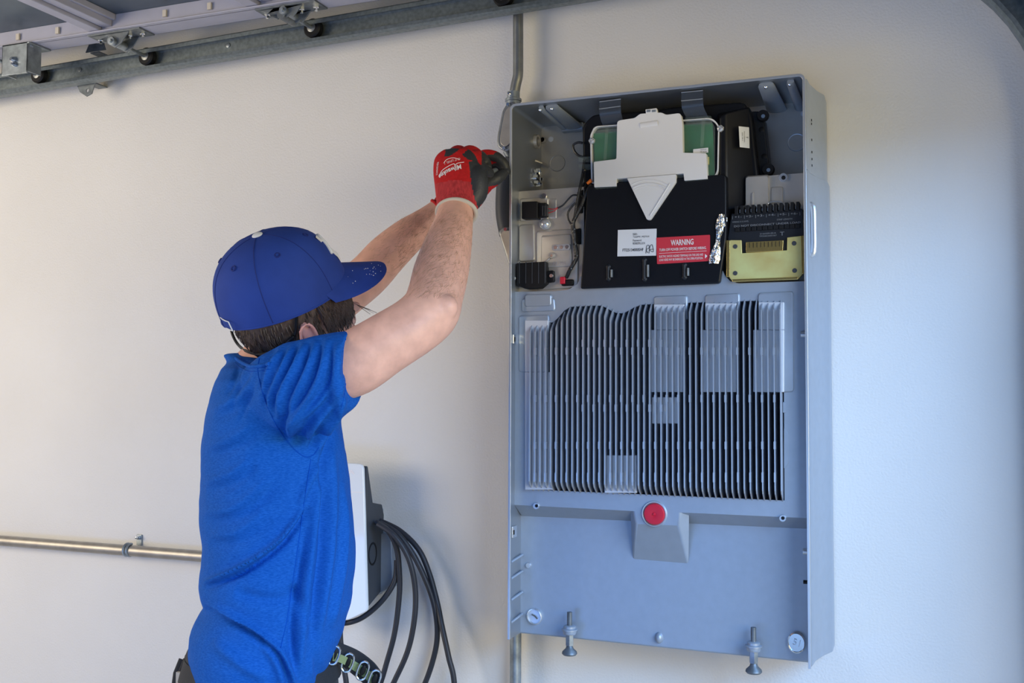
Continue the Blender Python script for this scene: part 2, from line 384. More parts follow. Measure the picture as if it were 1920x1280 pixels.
# left side wall fittings
def wallring(py, Y, r, nut=False):
    z = at(1000, py, Y).z; c = V((T, Y, z)); b = MB()
    b.lathe(c, (1, 0, 0), [(r*.72, -.001), (r*.72, .006), (r, .007), (r*1.05, .003), (r*1.05, -.001)], 6 if False else 26)
    o = b.build('hub_nut' if nut else 'knockout_ring', M['chrome'] if nut else M['steel'], shell, smooth=30)
    MB().lathe(c, (1, 0, 0), [(r*.7, 0), (r*.7, .0015), (0, .0015)], 20).build('opening', M['blackm'] if nut else M['emtd'], o)
    if nut:
        for k in range(8):
            a = k*pi/4; MB().box(T+.002, T+.011, Y+cos(a)*r*1.05-.003, Y+cos(a)*r*1.05+.003, z+sin(a)*r*1.05-.003, z+sin(a)*r*1.05+.003).build('lug', M['chrome'], o)
wallring(266, -.050, .015); wallring(334, -.050, .016, True)
c = at(1000, 301, -.055); MB().tube([(T, -.055, c.z), (T+.012, -.045, c.z-.004), (T+.016, -.013, c.z-.006)], .003, 10).build('standoff', M['steel'], shell)
# ------- castings behind the cover
def emboss(b, pts, Y, h, r=.006, bev=.0028):
    o = rr(pts, r, Y); cx = sum(p[0] for p in o)/len(o); cz = sum(p[1] for p in o)/len(o)
    def inset(d): 
        res = []
        for x, z in o:
            dx, dz = cx-x, cz-z; l = hypot(dx, dz) or 1; res.append((x+dx/l*d*1.2, z+dz/l*d*1.2))
        return res
    b.loft([[(x, Y+.002, z) for x, z in o], [(x, Y-h*.35, z) for x, z in inset(bev*.15)], [(x, Y-h*.8, z) for x, z in inset(bev*.55)], [(x, Y-h, z) for x, z in inset(bev)]])
b = MB(); pl = rr([(958, 360), (1095, 350), (1095, 560), (958, 560)], 0, YC); b.prism(pl, YC, -.02)
emboss(b, [(975, 372), (1030, 369), (1030, 412), (975, 416)], YC, .004); emboss(b, [(974, 421), (1002, 419), (1004, 490), (974, 492)], YC, .004)
emboss(b, [(1028, 372), (1044, 372), (1044, 410), (1028, 410)], YC, .002, .003); emboss(b, [(1006, 432), (1085, 428), (1085, 540), (1006, 545)], YC, .003, .008)
emboss(b, [(1015, 441), (1072, 438), (1074, 500), (1015, 503)], YC-.003, .0025, .006)
cl = b.build('left_casting', M['steel'], unit, smooth=30)
b = MB(); b.prism(rr([(1366, 335), (1509, 324), (1509, 560), (1366, 560)], [.006, 0, 0, 0], YR), YR, -.02)
emboss(b, [(1398, 330), (1443, 327), (1443, 440), (1398, 440)], YR, .010, .006, .004); emboss(b, [(1376, 356), (1396, 354), (1396, 440), (1376, 440)], YR, .003)
emboss(b, [(1446, 350), (1468, 349), (1468, 440), (1446, 440)], YR, .003, .004); emboss(b, [(1410, 362), (1413, 360), (1413, 420), (1410, 420)], YR-.010, .003, .001, .001)
cr = b.build('right_casting', M['steel'], unit, smooth=30)
disc(1469, 333, YR, .0085, 'screw', M['rim'], cr, .005); disc(1469, 333, YR-.005, .004, 'screw_socket', M['blackm'], cr, .0006)
disc(1021, 368, YC-.004, .006, 'screw', M['chrome'], cl, .005); 
c = at(1022, 420, YC-.004); MB().ball(c, .0115, .009, .0115, 20).build('lens_cap', M['lens'], cl); disc(1022, 420, YC-.003, .0125, 'lens_ring', M['rim'], cl, .003, .002)
b = MB(); emboss(b, [(1035, 459), (1071, 457), (1071, 469), (1035, 471)], YC-.005, .004, .006, .001); pb = b.build('three_screw_plate', M['rim'], cl)
for x in (1042, 1053, 1063): disc(x, 464-(x-1042)*.05, YC-.009, .0042, 'screw', M['chrome'], pb, .0015)
disc(1035, 479, YC-.005, .0065, 'screw_boss', M['steel'], cl, .006); disc(1035, 479, YC-.011, .003, 'screw', M['chrome'], cl, .002)
b = MB(); b.tube([at(1031, 484, YC-.006), at(1019, 494, YC-.006)], .0025, 8); b.build('casting_rib', M['steel'], cl)
text_on('embossed_number', '17 2941', at(1050, 493, YC-.006), (1, 0, 0), (0, 0, 1), .028, M['rim'], cl)
# connector and relay on the left casting
b = MB(); b.prism(P([(984, 381), (1014, 380), (1014, 412), (984, 413)], YC-.004), YC-.024, YC); b.prism(P([(1013, 382), (1028, 382), (1028, 408), (1013, 409)], YC-.004), YC-.018, YC)
cn = b.build('plug_housing', M['blackm'], unit, bevel=.002)
for k in range(3):
    q = at(1018+4*k, 395, YC-.022); MB().box(q.x-.0008, q.x+.0008, YC-.0232, YC-.018, q.z-.010, q.z+.010).build('plug_rib', M['darkgrey'], cn)
b = MB(); YD = YC-.022
b.prism(rr([(968, 493), (1023, 490), (1024, 530), (1012, 540), (985, 541), (968, 535)], .002, YD), YD, YC); b.prism(rr([(1022, 508), (1037, 506), (1038, 528), (1022, 530)], .004, YD+.008), YD+.010, YC)
rl = b.build('relay', M['blackm'], unit, bevel=.0018)
for k in range(5):
    q = at(974+12*k, 512, YD); MB().box(q.x-.0007, q.x+.0007, YD-.001, YD+.002, q.z-.021, q.z+.023).build('relay_rib', M['darkgrey'], rl)
disc(1034, 517, YD+.009, .004, 'relay_screw', M['chrome'], rl, .003); disc(965, 522, YD+.004, .004, 'relay_screw', M['chrome'], rl, .003)
# clips on the cavity sides
# ------- heat sink
fin_top = [(994, 602), (1020, 602), (1040, 601), (1050, 592), (1060, 580), (1072, 572), (1115, 570), (1130, 570), (1140, 574), (1150, 580), (1160, 584), (1172, 584), (1182, 579), (1192, 573), (1204, 568), (1240, 566), (1340, 563), (1466, 559)]
def ftop(px):
    for (a, ya), (b_, yb) in zip(fin_top, fin_top[1:]):
        if a <= px <= b_: return ya+(yb-ya)*(px-a)/(b_-a)
    return fin_top[0][1] if px < 994 else fin_top[-1][1]
hole_px = [(987, 606)]+[(x-3 if x < 1200 else x, y+3) for x, y in fin_top[1:]]+[(1469, 563), (1471, 938), (987, 917)]
outer = [(T, at(960, 547, YM).z), (at(1040, 547, YM).x, at(1040, 546, YM).z), (at(1066, 545, YM).x, at(1066, 543, YM).z), (at(1083, 535, YM).x, at(1083, 532, YM).z), (at(1088, 520, YM).x, at(1088, 518, YM).z),
         (at(1352, 500, YM).x, at(1352, 500, YM).z), (at(1359, 516, YM).x, at(1359, 516, YM).z), (at(1369, 527, YM).x, at(1369, 527, YM).z), (at(1385, 530, YM).x, at(1385, 531, YM).z), (XR_-T, at(1512, 527, YM).z),
         (XR_-T, at(1514, 971, YM).z), (at(1290, 961, YM).x, at(1290, 961, YM).z), (at(1190, 958, YM).x, at(1190, 958, YM).z), (T, at(963, 946, YM).z)]
b = MB(); b.prism(outer, YM, -.10, [P(hole_px, YM)])
# slope from the heat sink face down to the lower tray
a0, a1 = V((T, YM, outer[-1][1])), V((XR_-T, YM, outer[-4][1])); zl0 = at(978, 967, YL).z; zl1 = at(1515, 991, YL).z
b.add([a0, a1, (XR_-T, YL, zl1), (T+.002, YL, zl0), (T, -.09, zl0), (XR_-T, -.09, zl1), (T, -.09, a0.z), (XR_-T, -.09, a1.z)], [(0, 1, 2, 3), (3, 2, 5, 4), (0, 3, 4, 6), (1, 7, 5, 2)])
for pts, h in (([(978, 560), (1040, 558), (1042, 583), (978, 585)], .003), ([(984, 552), (1036, 551), (1036, 574), (984, 576)], .005), ([(973, 591), (1030, 589), (1031, 695), (973, 698)], .003),
               ([(1226, 555), (1290, 553), (1291, 600), (1226, 602)], .004), ([(1322, 552), (1388, 549), (1388, 600), (1322, 602)], .004), ([(1422, 548), (1488, 545), (1489, 735), (1422, 737)], .004)):
    emboss(b, pts, YM, h)
emboss(b, [(1468, 753), (1474, 753), (1474, 774), (1468, 774)], YM, .0012, .002, .0006); emboss(b, [(1470, 800), (1479, 812), (1479, 868), (1470, 880)], YM, .0012, .004, .0006)
# deep floor and shallow pads between the fins
b.prism(P([(975, 560), (1500, 545), (1500, 960), (975, 935)], YM), -.102, -.098)
PADS = []
for x0, y0, x1, y1 in ((1217, 618, 1281, 735), (1226, 570, 1283, 618), (1222, 744, 1274, 794), (1313, 618, 1381, 735), (1322, 568, 1381, 618), (1412, 618, 1470, 735), (1422, 566, 1470, 618), (984, 697, 1036, 918), (984, 600, 1028, 697), (1133, 853, 1194, 924)):
    PADS.append((x0, y0, x1, y1))
hs = b.build('heat_sink', M['cast'], unit, smooth=30)
for r_ in PADS: MB().prism(P(rect(*r_), YM-.01), YM-.010, -.101).build('machined_pad', M['pad'], hs, bevel=.0015)
NF = 45
xf0, xf1 = at(992.5, 760, YF+.002).x, at(1463.5, 760, YF+.002).x
for k in range(NF):
    x = xf0+(xf1-xf0)*k/(NF-1); px = proj(V((x, YM, 1.5)))[0]; b = MB()
    zt = at(px, ftop(px-2), YM).z; t_ = (px-992)/471.; zb = at(px, 920+20*t_, YM).z; y0 = YF+.002; h = .0009
    hh = (YM-y0)
    poly = [(y0, zb+hh*.75+.004), (y0+.004, zb+hh*.75-.003), (YM, zb), (-.101, zb), (-.101, zt), (YM, zt), (y0+.003, zt-hh*.8), (y0, zt-hh*.8-.004)]
    vs = [(x-h, y, z) for y, z in poly]+[(x+h, y, z) for y, z in poly]
    fs = [tuple(range(8))[::-1], tuple(range(8, 16))]+[(i, (i+1) % 8, (i+1) % 8+8, i+8) for i in range(1, 6)]
    b.add(vs, fs); b.cm = 1; b.add(vs, [(i, (i+1) % 8, (i+1) % 8+8, i+8) for i in (0, 6, 7)])
    # small ejector pads on the fin edges
    for row in (([658, 747, 835] if k % 2 else ([643, 765] if 9 < k < 26 else []))):
        z = at(px, row, YF).z; b.box(x-.0019, x+.0019, y0-.0004, y0+.010, z-.007, z+.007)
    if k % 2: z = at(px, 895, YF).z; b.box(x-.0017, x+.0017, y0-.0003, y0+.010, z-.009, z+.009)
    b.build('fin', [M['fin'], M['rim']], hs, smooth=20)
# ------- lower tray
zb0, zb1 = at(983, 1188, YL).z, at(1519, 1243, YL).z
b = MB(); b.add([(T, YL, zb0), (XR_-T, YL, zb1), (XR_-T, YL, zl1+.004), (T, YL, zl0+.004), (T, YL+.004, zb0), (XR_-T, YL+.004, zb1), (XR_-T, YL+.004, zl1+.004), (T, YL+.004, zl0+.004),
              (T, -.03, zb0+.0), (XR_-T, -.03, zb1)], [(0, 1, 2, 3), (4, 7, 6, 5), (0, 4, 8, 9, 5, 1)])
# boss carrying the plug, ramping back to the tray
def q3(px, py, Y): return at(px, py, Y)
z_t = .02
T0 = [q3(1187, 952, YM), q3(1276, 952, YM), q3(1273, 985, YM-.0005), q3(1192, 982, YM-.0005)]
B0 = [q3(1182, 948, YM+.004), q3(1292, 948, YM+.004), q3(1291, 1058, YL+.001), q3(1186, 1049, YL+.001)]
b.add(T0+B0, [(0, 1, 2, 3), (0, 4, 5, 1), (1, 5, 6, 2), (2, 6, 7, 3), (3, 7, 4, 0)])
tray = b.build('lower_tray', M['cast'], unit, smooth=20, bevel=.004, seg=3)
disc(1227, 963, YM, .0255, 'plug_ring', M['rim'], tray, .004, .005)
c = at(1227.5, 963, YM-.002); MB().lathe(c, (0, -1, 0), [(0, 0), (.0195, 0), (.0205, .004), (.019, .007), (.010, .0082), (.003, .0065), (.002, .0085), (0, .0085)], 32).build('red_plug', M['redrub'], unit)
for px, py, r in ((1006, 948, .0065), (1468, 971, .0065)):
    disc(px, py, YM-.001, r, 'screw', M['rim'], unit, .005); disc(px, py, YM-.006, r*.5, 'screw_socket', M['blackm'], unit, .001)
disc(992, 1059, YL, .0055, 'screw', M['rim'], unit, .006)
b = MB(); c = at(1003, 1155, YL); b.lathe(c, (0, -1, 0), [(.0165, -.001), (.0165, .005), (.0145, .006), (.0145, .002), (0, .002)], 28); kn = b.build('round_plug', M['rim'], unit)
b = MB(); b.tube([c+V((-.006, -.003, .004)), c+V((.001, -.003, .001)), c+V((.007, -.003, -.004))], .0022, 8); b.build('plug_mark', M['chrome'], kn)
c = at(1494, 1203, YL); b = MB(); n = 30; rg = []
for r, h in ((.0165, -.001), (.0165, .008), (.0145, .010), (.0140, .006), (.0, .006)):
    rg.append([(c.x+.5*r*cos(t)*1.0+.0+r*.5*cos(t), YL-h, c.z+r*1.18*sin(t)) for t in (2*pi*k/n for k in range(n))])
b.loft(rg); kn = b.build('oval_plug', M['chrome'], unit)
text_on('plug_mark', '51', c+V((0, -.008, 0)), (1, 0, -.25), (.25, 0, 1), .013, M['rim'], kn)
c = at(1236, 1195, YL); MB().ball(c, .0085, .010, .011, 20).build('oval_boss', M['cast'], unit)
# small ribs and clips down the inside of the left wall
for py in (1048, 1079, 1119, 1161):
    z = at(965, py, YF+.02).z; MB().tube([(T, YF+.006, z-.004), (T+.003, YF+.03, z), (T+.004, YL-.001, z+.003)], .0028, 8).build('side_rib', M['cast'], shell)
for py, hgt in ((996, .012), (636, .010)):
    z = at(962, py, YF+.02).z; b = MB(); b.box(T, T+.004, YF+.006, YF+.030, z-hgt, z+hgt); q = b.build('side_clip', M['chrome'], shell, bevel=.0015)
    MB().box(T+.004, T+.0048, YF+.010, YF+.014, z-.005, z+.004).build('clip_slot', M['blackm'], q)
for py in (627, 1033, 1090):
    z = at(1510, py, YF+.02).z; b = MB(); b.tube([(XR_-T, YF+.016, z), (XR_-T-.010, YF+.016, z)], .006 if py != 1090 else .0035, 12); b.build('side_stud', M['rim'] if py < 1050 else M['blackm'], shell)
for py in (720,): 
    z = at(950, py, YF+.03).z; MB().ball((-.001, YF+.03, z), .006, n=12).build('outer_screw', M['galvd'], shell)
# outer side rail on the right
def xo(px, Y): return at(px, 700, Y).x
ys = (YF+.012, YF+.030, YF+.135, -.012)
def side(zlo, zhi, flare):
    b = MB(); prof = [(XR_, YF+.010), (XR_+.0025, YF+.016), (XR_+.004, YF+.05), (XR_+flare*.55, YF+.10), (XR_+flare, YF+.135), (XR_+flare, -.004), (XR_, -.004)]
    return b.loft([[(x, y, zlo) for x, y in prof], [(x, y, zhi) for x, y in prof]])
zt0, zt1, zm = at(1548, 185, -.03).z, at(1548, 345, -.03).z, 0
fl = at(1556, 700, -.05).x-XR_
b = side(at(1557, 1215, -.03).z, zt1, fl); sr = b.build('side_rail', M['cast'], unit, smooth=25, bevel=.002)
b = side(zt1, zt0, at(1547, 260, -.05).x-XR_); b.build('upper_side_rail', M['cast'], unit, smooth=25, bevel=.002)
z1_, z0_ = at(1526, 380, YF+.03).z, at(1526, 476, YF+.03).z
b = MB(); b.tube(spline([(XR_+.001, YF+.045, z0_), (XR_+.008, YF+.045, z0_+.006), (XR_+.009, YF+.045, (z0_+z1_)/2), (XR_+.008, YF+.045, z1_-.006), (XR_+.001, YF+.045, z1_)], 4), .0055, 10)
b.build('side_grip', M['rim'], sr)
for py in (225, 232, 262, 285, 298, 310): 
    q = at(1526, py, YF+.06); MB().box(XR_+.0045, XR_+.0065, YF+.058, YF+.062, q.z-.002, q.z+.002).build('vent_slot', M['blackm'], sr)
# levelling feet
for px, py in ((1068, 1181), (1413, 1212)):
    Yq = YL-.022; c = at(px, py, Yq); m_ = mpp(px, py, Yq)
    b = MB(); b.tube([c+V((0, 0, .036)), c+V((0, 0, -.02))], .0052, 14); ft = b.build('levelling_foot', M['galvd'], unit)
    b = MB(); b.lathe(c, (0, 0, 1), [(.0, -.008), (.012, -.008), (.0135, -.005), (.0135, -.001), (.016, 0), (.016, .0025), (.012, .004), (.012, .008), (.009, .010), (0, .010)], 24)
    b.box(c.x-.006, c.x+.006, c.y, YL+.001, c.z-.004, c.z+.004); b.build('foot_bracket', M['cast'], ft)
    MB().lathe(c, (0, 0, -1), [(.0, .008), (.0085, .008), (.0085, .030), (0, .030)], 6).build('hex_nut', M['galv'], ft, smooth=15)
    MB().lathe(c, (0, 0, -1), [(.0, .028), (.006, .030), (.008, .036), (.0145, .042), (.0155, .046), (.013, .049), (0, .050)], 24).build('foot_pad', M['galvd'], ft)

# ------- black cover
YK = -.178
ub = MB(); o_ = rr([(1094, 380), (1091, 236), (1110, 214), (1235, 205), (1262, 200), (1394, 190), (1409, 212), (1424, 345), (1380, 380)], [.0, .012, .012, 0, 0, .010, .014, 0, 0], -.125)
ub.prism(o_, -.125, -.035); upper = ub.build('upper_cover', M['blackp'], unit, bevel=.006, seg=3)
fan_hole = None
lb = MB(); fo = rr([(1088, 541), (1101, 348), (1178, 340), (1268, 333), (1361, 326), (1362, 440), (1349, 531)], [.004, .010, 0, 0, .008, .02, .006], YK)
bo = []
for x, z in fo: bo.append((x+(.012 if x > .35 else -.0), z))
lb.prism(fo, YK, -.06, (), bo); cover = lb.build('lower_cover', M['blackp'], unit, bevel=.004, seg=3)
# right slanted flank joining the lower cover to the upper one
fb = MB(); fp = [(1352, 215), (1409, 205), (1424, 345), (1372, 440), (1352, 440)]
q0 = P([(1350, 222), (1362, 212), (1363, 330), (1363, 440), (1350, 440)], -.16); q1 = P([(1345, 212), (1406, 200), (1420, 345), (1372, 450), (1345, 450)], -.12)
fb.loft([[(x, -.165, z) for x, z in q0], [(x, -.12, z) for x, z in q1], [(x, -.06, z) for x, z in q1]]); fb.build('cover_flank', M['blackp'], upper, bevel=.004)
for px, py, h in ((1146, 511, .012), (1214, 505, .019), (1289, 508, .012)):
    c = at(px, py, YK); b = MB(); b.tube([c+V((-.006, .001, -h)), c+V((-.006, .001, h))], [.006, .006], 14, flat=.7); b.ball(c+V((-.006, .001, h)), .006, .0045, .006, 12); b.ball(c+V((-.006, .001, -h)), .006, .0045, .006, 12)
    b.build('cover_clip', M['termk'], cover); 
    MB().tube([c+V((.002, -.004, -h*.8)), c+V((.002, -.004, h*.45))], .0025, 8).build('clip_highlight', M['galvd'], cover)  # lighter grey strip stands in for the highlight on each bump
# foil tape crumpled along the cover edge
b = MB(); rgs = []
for k in range(15):
    t = k/14; py = 402+92*t; px = 1355-14*t; w = .006+.003*sin(t*9)+.004*t; c = at(px, py, YK-.001)
    row = []
    for j in range(7):
        u_ = j/6-.5; nz = noise.noise(V((j*1.7, k*1.3, 3)))
        row.append(c+V((w*2*u_+.003*nz, -.003-.004*abs(nz)+(.016*max(0, u_)), .002*nz)))
    rgs.append(row)
vs = [p for r_ in rgs for p in r_]; fs = [(i*7+j, i*7+j+1, i*7+j+8, i*7+j+7) for i in range(14) for j in range(6)]
vs2 = [p+V((0, .0012, 0)) for p in vs]; n_ = len(vs); fs2 = [tuple(q+n_ for q in f[::-1]) for f in fs]
b.add(vs+vs2, fs+fs2); b.build('foil_tape', M['foil'], cover, smooth=0)
# labels
def plane_axes(px, py, dx, dy, Y):
    a = at(px, py, Y); ex = (at(px+dx[0], py+dx[1], Y)-a).normalized(); ey = (at(px+dy[0], py+dy[1], Y)-a).normalized(); return a, ex, ey
YLb = YK-.0012
b = MB(); b.prism(P([(1158.5, 431), (1231, 428.5), (1230, 479), (1157.5, 480.5)], YLb), YLb, YK+.001); lbl = b.build('white_label', M['paper'], cover)
ex = (at(1230, 428.5, YLb)-at(1158, 431, YLb)).normalized(); ey = V((0, -1, 0)).cross(ex)*-1
ey = V((-ex.z, 0, ex.x))
mb = MB()
def tx(s_, px, py, wpx, hpx, mb, Y=YLb, ex=ex, ey=ey, shear=0, bold=0, lift=.0005):
    m_ = mpp(px, py, Y); text_on('', s_, at(px, py, Y), ex, ey, wpx*m_, None, None, hpx*m_, shear, bold, None, lift, mb)
tx('SSID:', 1191, 439, 9, 4, mb); tx('TeslaPW_WJ2YLN', 1202, 444, 31, 4, mb); tx('Password:', 1195, 450.5, 17, 4, mb); tx('BDBEERLULN', 1198, 456, 23, 4, mb)
tx('FTI25134000SHF', 1187, 468.3, 40, 5.6, mb, bold=.012)
mb.build('label_print', M['inkk'], lbl, smooth=0)
b = MB()
for pl in ([(1211, 475), (1213, 461), (1217, 460), (1217, 465), (1212, 468), (1215, 474)], [(1217, 475), (1219, 462), (1223, 459), (1225, 472), (1218, 468), (1226, 467)]):
    b.tube(spline([at(x, y, YLb)+V((0, -.0004, 0)) for x, y in pl], 5), .0005, 6)
b.build('pen_initials', M['inkk'], lbl)
YRb = YK-.0016
ol = rr([(1230.5, 445.5), (1331, 440), (1331.5, 489), (1232, 495)], .0016, YRb)
b = MB(); b.prism(ol, YRb, YK+.001); wl = b.build('warning_label', M['red'], cover)
ex2 = (at(1331, 440, YRb)-at(1230.5, 445.5, YRb)).normalized(); ey2 = V((-ex2.z, 0, ex2.x)); mb = MB()
def tr(s_, px, py, w_, h_, **k): tx(s_, px, py, w_, h_, mb, YRb, ex2, ey2, **k)
tr('WARNING', 1279, 454, 43, 11, bold=.02); tr('TURN OFF POWER SWITCH BEFORE WIRING.', 1280, 466.5, 89, 5.2, bold=.012)
tr('ELECTRIC SHOCK HAZARD TERMINALS ON THE LINE AND', 1277, 479, 83, 4.2, bold=.008); tr('LOAD SIDES MAY BE ENERGIZED IN THE OPEN POSITION.', 1277, 485.5, 83, 4.2, bold=.008)
a = at(1236, 475.3, YRb); c = at(1325, 470.5, YRb); mb.add([a+V((0, -.0005, 0)), c+V((0, -.0005, 0)), c+V((0, -.0005, .0007)), a+V((0, -.0005, .0007))], [(0, 1, 2, 3)])
mb.add([at(1322, 476, YRb)+V((0, -.0005, 0)), at(1322, 484.5, YRb)+V((0, -.0005, 0)), at(1326.5, 480, YRb)+V((0, -.0005, 0))], [(0, 1, 2)])
mb.build('warning_print', M['inkw'], wl, smooth=0)
# ------- board, tray, white board cover, fan duct
YP = -.160
b = MB(); tr_o = rr([(1110, 345), (1108, 255), (1116, 238), (1336, 222), (1350, 236), (1348, 326), (1336, 340)], [.004, .006, .008, .01, .010, .012, .008], YP)
b.prism(tr_o, YP+.004, -.13); bt = b.build('board_tray', M['blackp'], unit, bevel=.001)
b = MB(); n_ = len(tr_o); cx = sum(p[0] for p in tr_o)/n_; cz = sum(p[1] for p in tr_o)/n_
i_o = [(cx+(x-cx)*.978, cz+(z-cz)*.965) for x, z in tr_o]
b.prism(tr_o, YP-.006, YP+.004, [i_o]); b.build('tray_rim', M['white'], bt)
b = MB(); b.prism(P([(1116, 343), (1113, 250), (1158, 246), (1284, 234), (1336, 231), (1340, 328), (1325, 336)], YP), YP, YP+.003); b.build('circuit_board', M['pcb'], bt)
b = MB(); b.prism(P([(1113, 342), (1110, 245), (1335, 228), (1341, 240), (1341, 330)], YP-.008), YP-.010, YP-.008)
for x0, y0, x1, y1 in ((1138, 240, 1134, 300), (1319, 222, 1316, 275)):
    b.tube([at(x0, y0, YP-.011), at(x1, y1, YP-.011)], .0038, 4)
b.prism(P([(1113, 238), (1160, 233), (1160, 247), (1113, 250)], YP-.014), YP-.016, YP-.004)
b.prism(P([(1284, 221), (1333, 217), (1334, 232), (1286, 234)], YP-.014), YP-.016, YP-.004); b.build('clear_cover', M['clear'], bt, bevel=.001)
MB().prism(P([(1322, 296), (1330, 295), (1330, 309), (1322, 311)], YP), YP-.006, YP).build('board_component', M['gold'], bt)
b = MB(); b.prism(P([(1300, 280), (1328, 277), (1328, 286), (1300, 288)], YP-.011), YP-.0125, YP-.011); sl = b.build('small_label', M['paper'], bt); mb = MB()
tx('QD27G16-9', 1319, 280.5, 11, 2.4, mb, YP-.0125, ex, ey); tx('NE 26348', 1319, 284.2, 12, 2, mb, YP-.0125, ex, ey); mb.build('label_print', M['inkk'], sl, smooth=0)
YW = -.182
wo = rr([(1113, 303), (1155.5, 298), (1157, 226), (1190, 221), (1200, 213), (1240, 210.5), (1249, 215), (1276, 211.5), (1279.5, 232), (1280.5, 286), (1324, 287), (1326.5, 335), (1283, 338.5), (1281.5, 325), (1177, 333.5), (1155.5, 335), (1155.5, 349), (1114, 351)],
        [.003, .003, .007, .004, .004, .004, .004, .006, 0, .002, .002, .001, 0, 0, 0, 0, 0, .002], YW)
b = MB(); b.prism(wo, YW, YW+.016); wc = b.build('board_cover', M['white'], unit, bevel=.0014, seg=3)
b = MB(); c = at(1216.5, 232.5, YW); b.tube([c+V((-.017, 0, -.001)), c+V((.018, 0, .001))], .0052, 14, flat=.5, upv=(0, 1, 0)); b.build('grip_ridge', M['white'], wc)
b = MB(); b.prism(P([(1210, 205), (1231, 202.5), (1233, 211.5), (1211, 213)], YW), YW, YW+.010); tb = b.build('latch_tab', M['white'], wc, bevel=.0008)
b = MB()
for x in (1216, 1226): q = at(x, 208, YW); b.box(q.x-.0038, q.x+.0038, YW-.0006, YW, q.z-.0022, q.z+.0022)
b.build('latch_recess', M['galv'], tb)
for pts in ([(1114, 351), (1157, 348), (1157, 352), (1118, 355)], [(1283, 338), (1327, 334), (1328, 337), (1286, 341)]):
    MB().prism(P(pts, YW+.004), YW+.003, YW+.014).build('clear_foot', M['clear'], wc)
# hooks
for pts in ([(1124, 191), (1164, 185.5), (1163, 211), (1167, 222)], [(1277.5, 173.5), (1318, 169.5), (1318, 199), (1328, 219)]):
    (x0, y0), (x1, y1), (x2, y2), (x3, y3) = pts; Yh = -.176; a, c = at(x0, y0, Yh), at(x1, y1, Yh); wv = c-a
    d1 = at(x2, y2, Yh).z-c.z; sh = at(x3, y3, YP-.012)-at(x2, y2, Yh); rows = []
    for u_, z_, y_ in ((0, .002, .006), (0, 0, 0), (0, d1*.55, -.001), (.1, d1, .0), (.35, d1-.008, .006), (1, d1-.02, .018)):
        pa = a+V((sh.x*.9*u_, y_, z_)); pc = c+V((sh.x*.9*u_, y_, z_)); rows.append((pa, pc))
    pts3 = [p for r_ in rows for p in r_]; nn = len(pts3); fs = [(2*i, 2*i+1, 2*i+3, 2*i+2) for i in range(len(rows)-1)]
    p4 = [p+V((0, .0014, 0)) for p in pts3]
    b = MB(); b.add(pts3+p4, fs+[tuple(k+nn for k in f[::-1]) for f in fs]+[(2*i, 2*i+2, 2*i+2+nn, 2*i+nn) for i in range(len(rows)-1)]+[(2*i+1, 2*i+1+nn, 2*i+3+nn, 2*i+3) for i in range(len(rows)-1)])
    hk = b.build('cover_hook', M['smoke'], bt)
    MB().tube([rows[2][0]+V((0, -.001, 0)), rows[2][1]+V((0, -.001, 0))], .0009, 6).build('hook_crease', M['rim'], hk)
    MB().tube([rows[1][0], rows[1][1]], .0009, 6).build('hook_edge', M['rim'], hk)
for px, py in ((1110, 264), (1351, 241), (1166, 349), (1276, 341)):
    c = at(px, py, YP-.006); b = MB(); b.lathe(c, (0, -1, 0), [(.0, -.004), (.0065, -.004), (.0072, 0), (.0065, .003), (.003, .005), (0, .004)], 7); sw = b.build('cover_screw', M['lens'], bt, smooth=15)
    for k in range(3): MB().ball(c+V((.004*cos(k*2.1), -.005, .004*sin(k*2.1))), .0016, n=8).build('screw_glint', M['chrome'], sw)
# notches show dark board beneath the cover, fan duct hangs below
b = MB(); b.prism(P([(1156, 334), (1178, 332), (1178, 346), (1156, 348)], YP-.004), YP-.006, YP); b.prism(P([(1265, 326), (1282, 325), (1282, 338), (1265, 340)], YP-.004), YP-.006, YP); b.build('notch_bracket', M['galvd'], bt)
YD2 = YK-.008
tri = rr([(1175.5, 334), (1267.5, 326.5), (1267, 341), (1219, 412), (1213, 412)], [.002, .002, .002, .004, .004], YD2)
b = MB(); b.prism(tri, YD2, YK+.002); 
def inset(pts, s_, dz=0):
    n_ = len(pts); cx = sum(p[0] for p in pts)/n_; cz = sum(p[1] for p in pts)/n_; return [(cx+(x-cx)*s_, cz+(z-cz)*s_+dz) for x, z in pts]
d = b.build('fan_duct', M['white'], unit, bevel=.002, seg=3)
for s_, dz, rows in ((1, 0, None),):
    apex = at(1214, 408, YD2); L0 = at(1184, 346, YD2); R0_ = at(1255, 341, YD2)
    al, ar = atan2(L0.z-apex.z, L0.x-apex.x), atan2(R0_.z-apex.z, R0_.x-apex.x); ra = (L0-apex).length
    for rad_, h in ((ra*1.0, .0010), (ra*.90, .0020), (ra*.84, .0008)):
        arc = [apex+V((cos(al+(ar-al)*k/14)*rad_, 0, sin(al+(ar-al)*k/14)*rad_)) for k in range(15)]
        MB().tube([p+V((0, -.0002, 0)) for p in arc], h, 8).build('duct_step', M['white'], d)
    MB().tube([at(1256, 344, YD2)+V((0, -.0003, 0)), at(1219, 404, YD2)+V((0, -.0003, 0))], .0016, 8).build('duct_lip', M['white'], d)
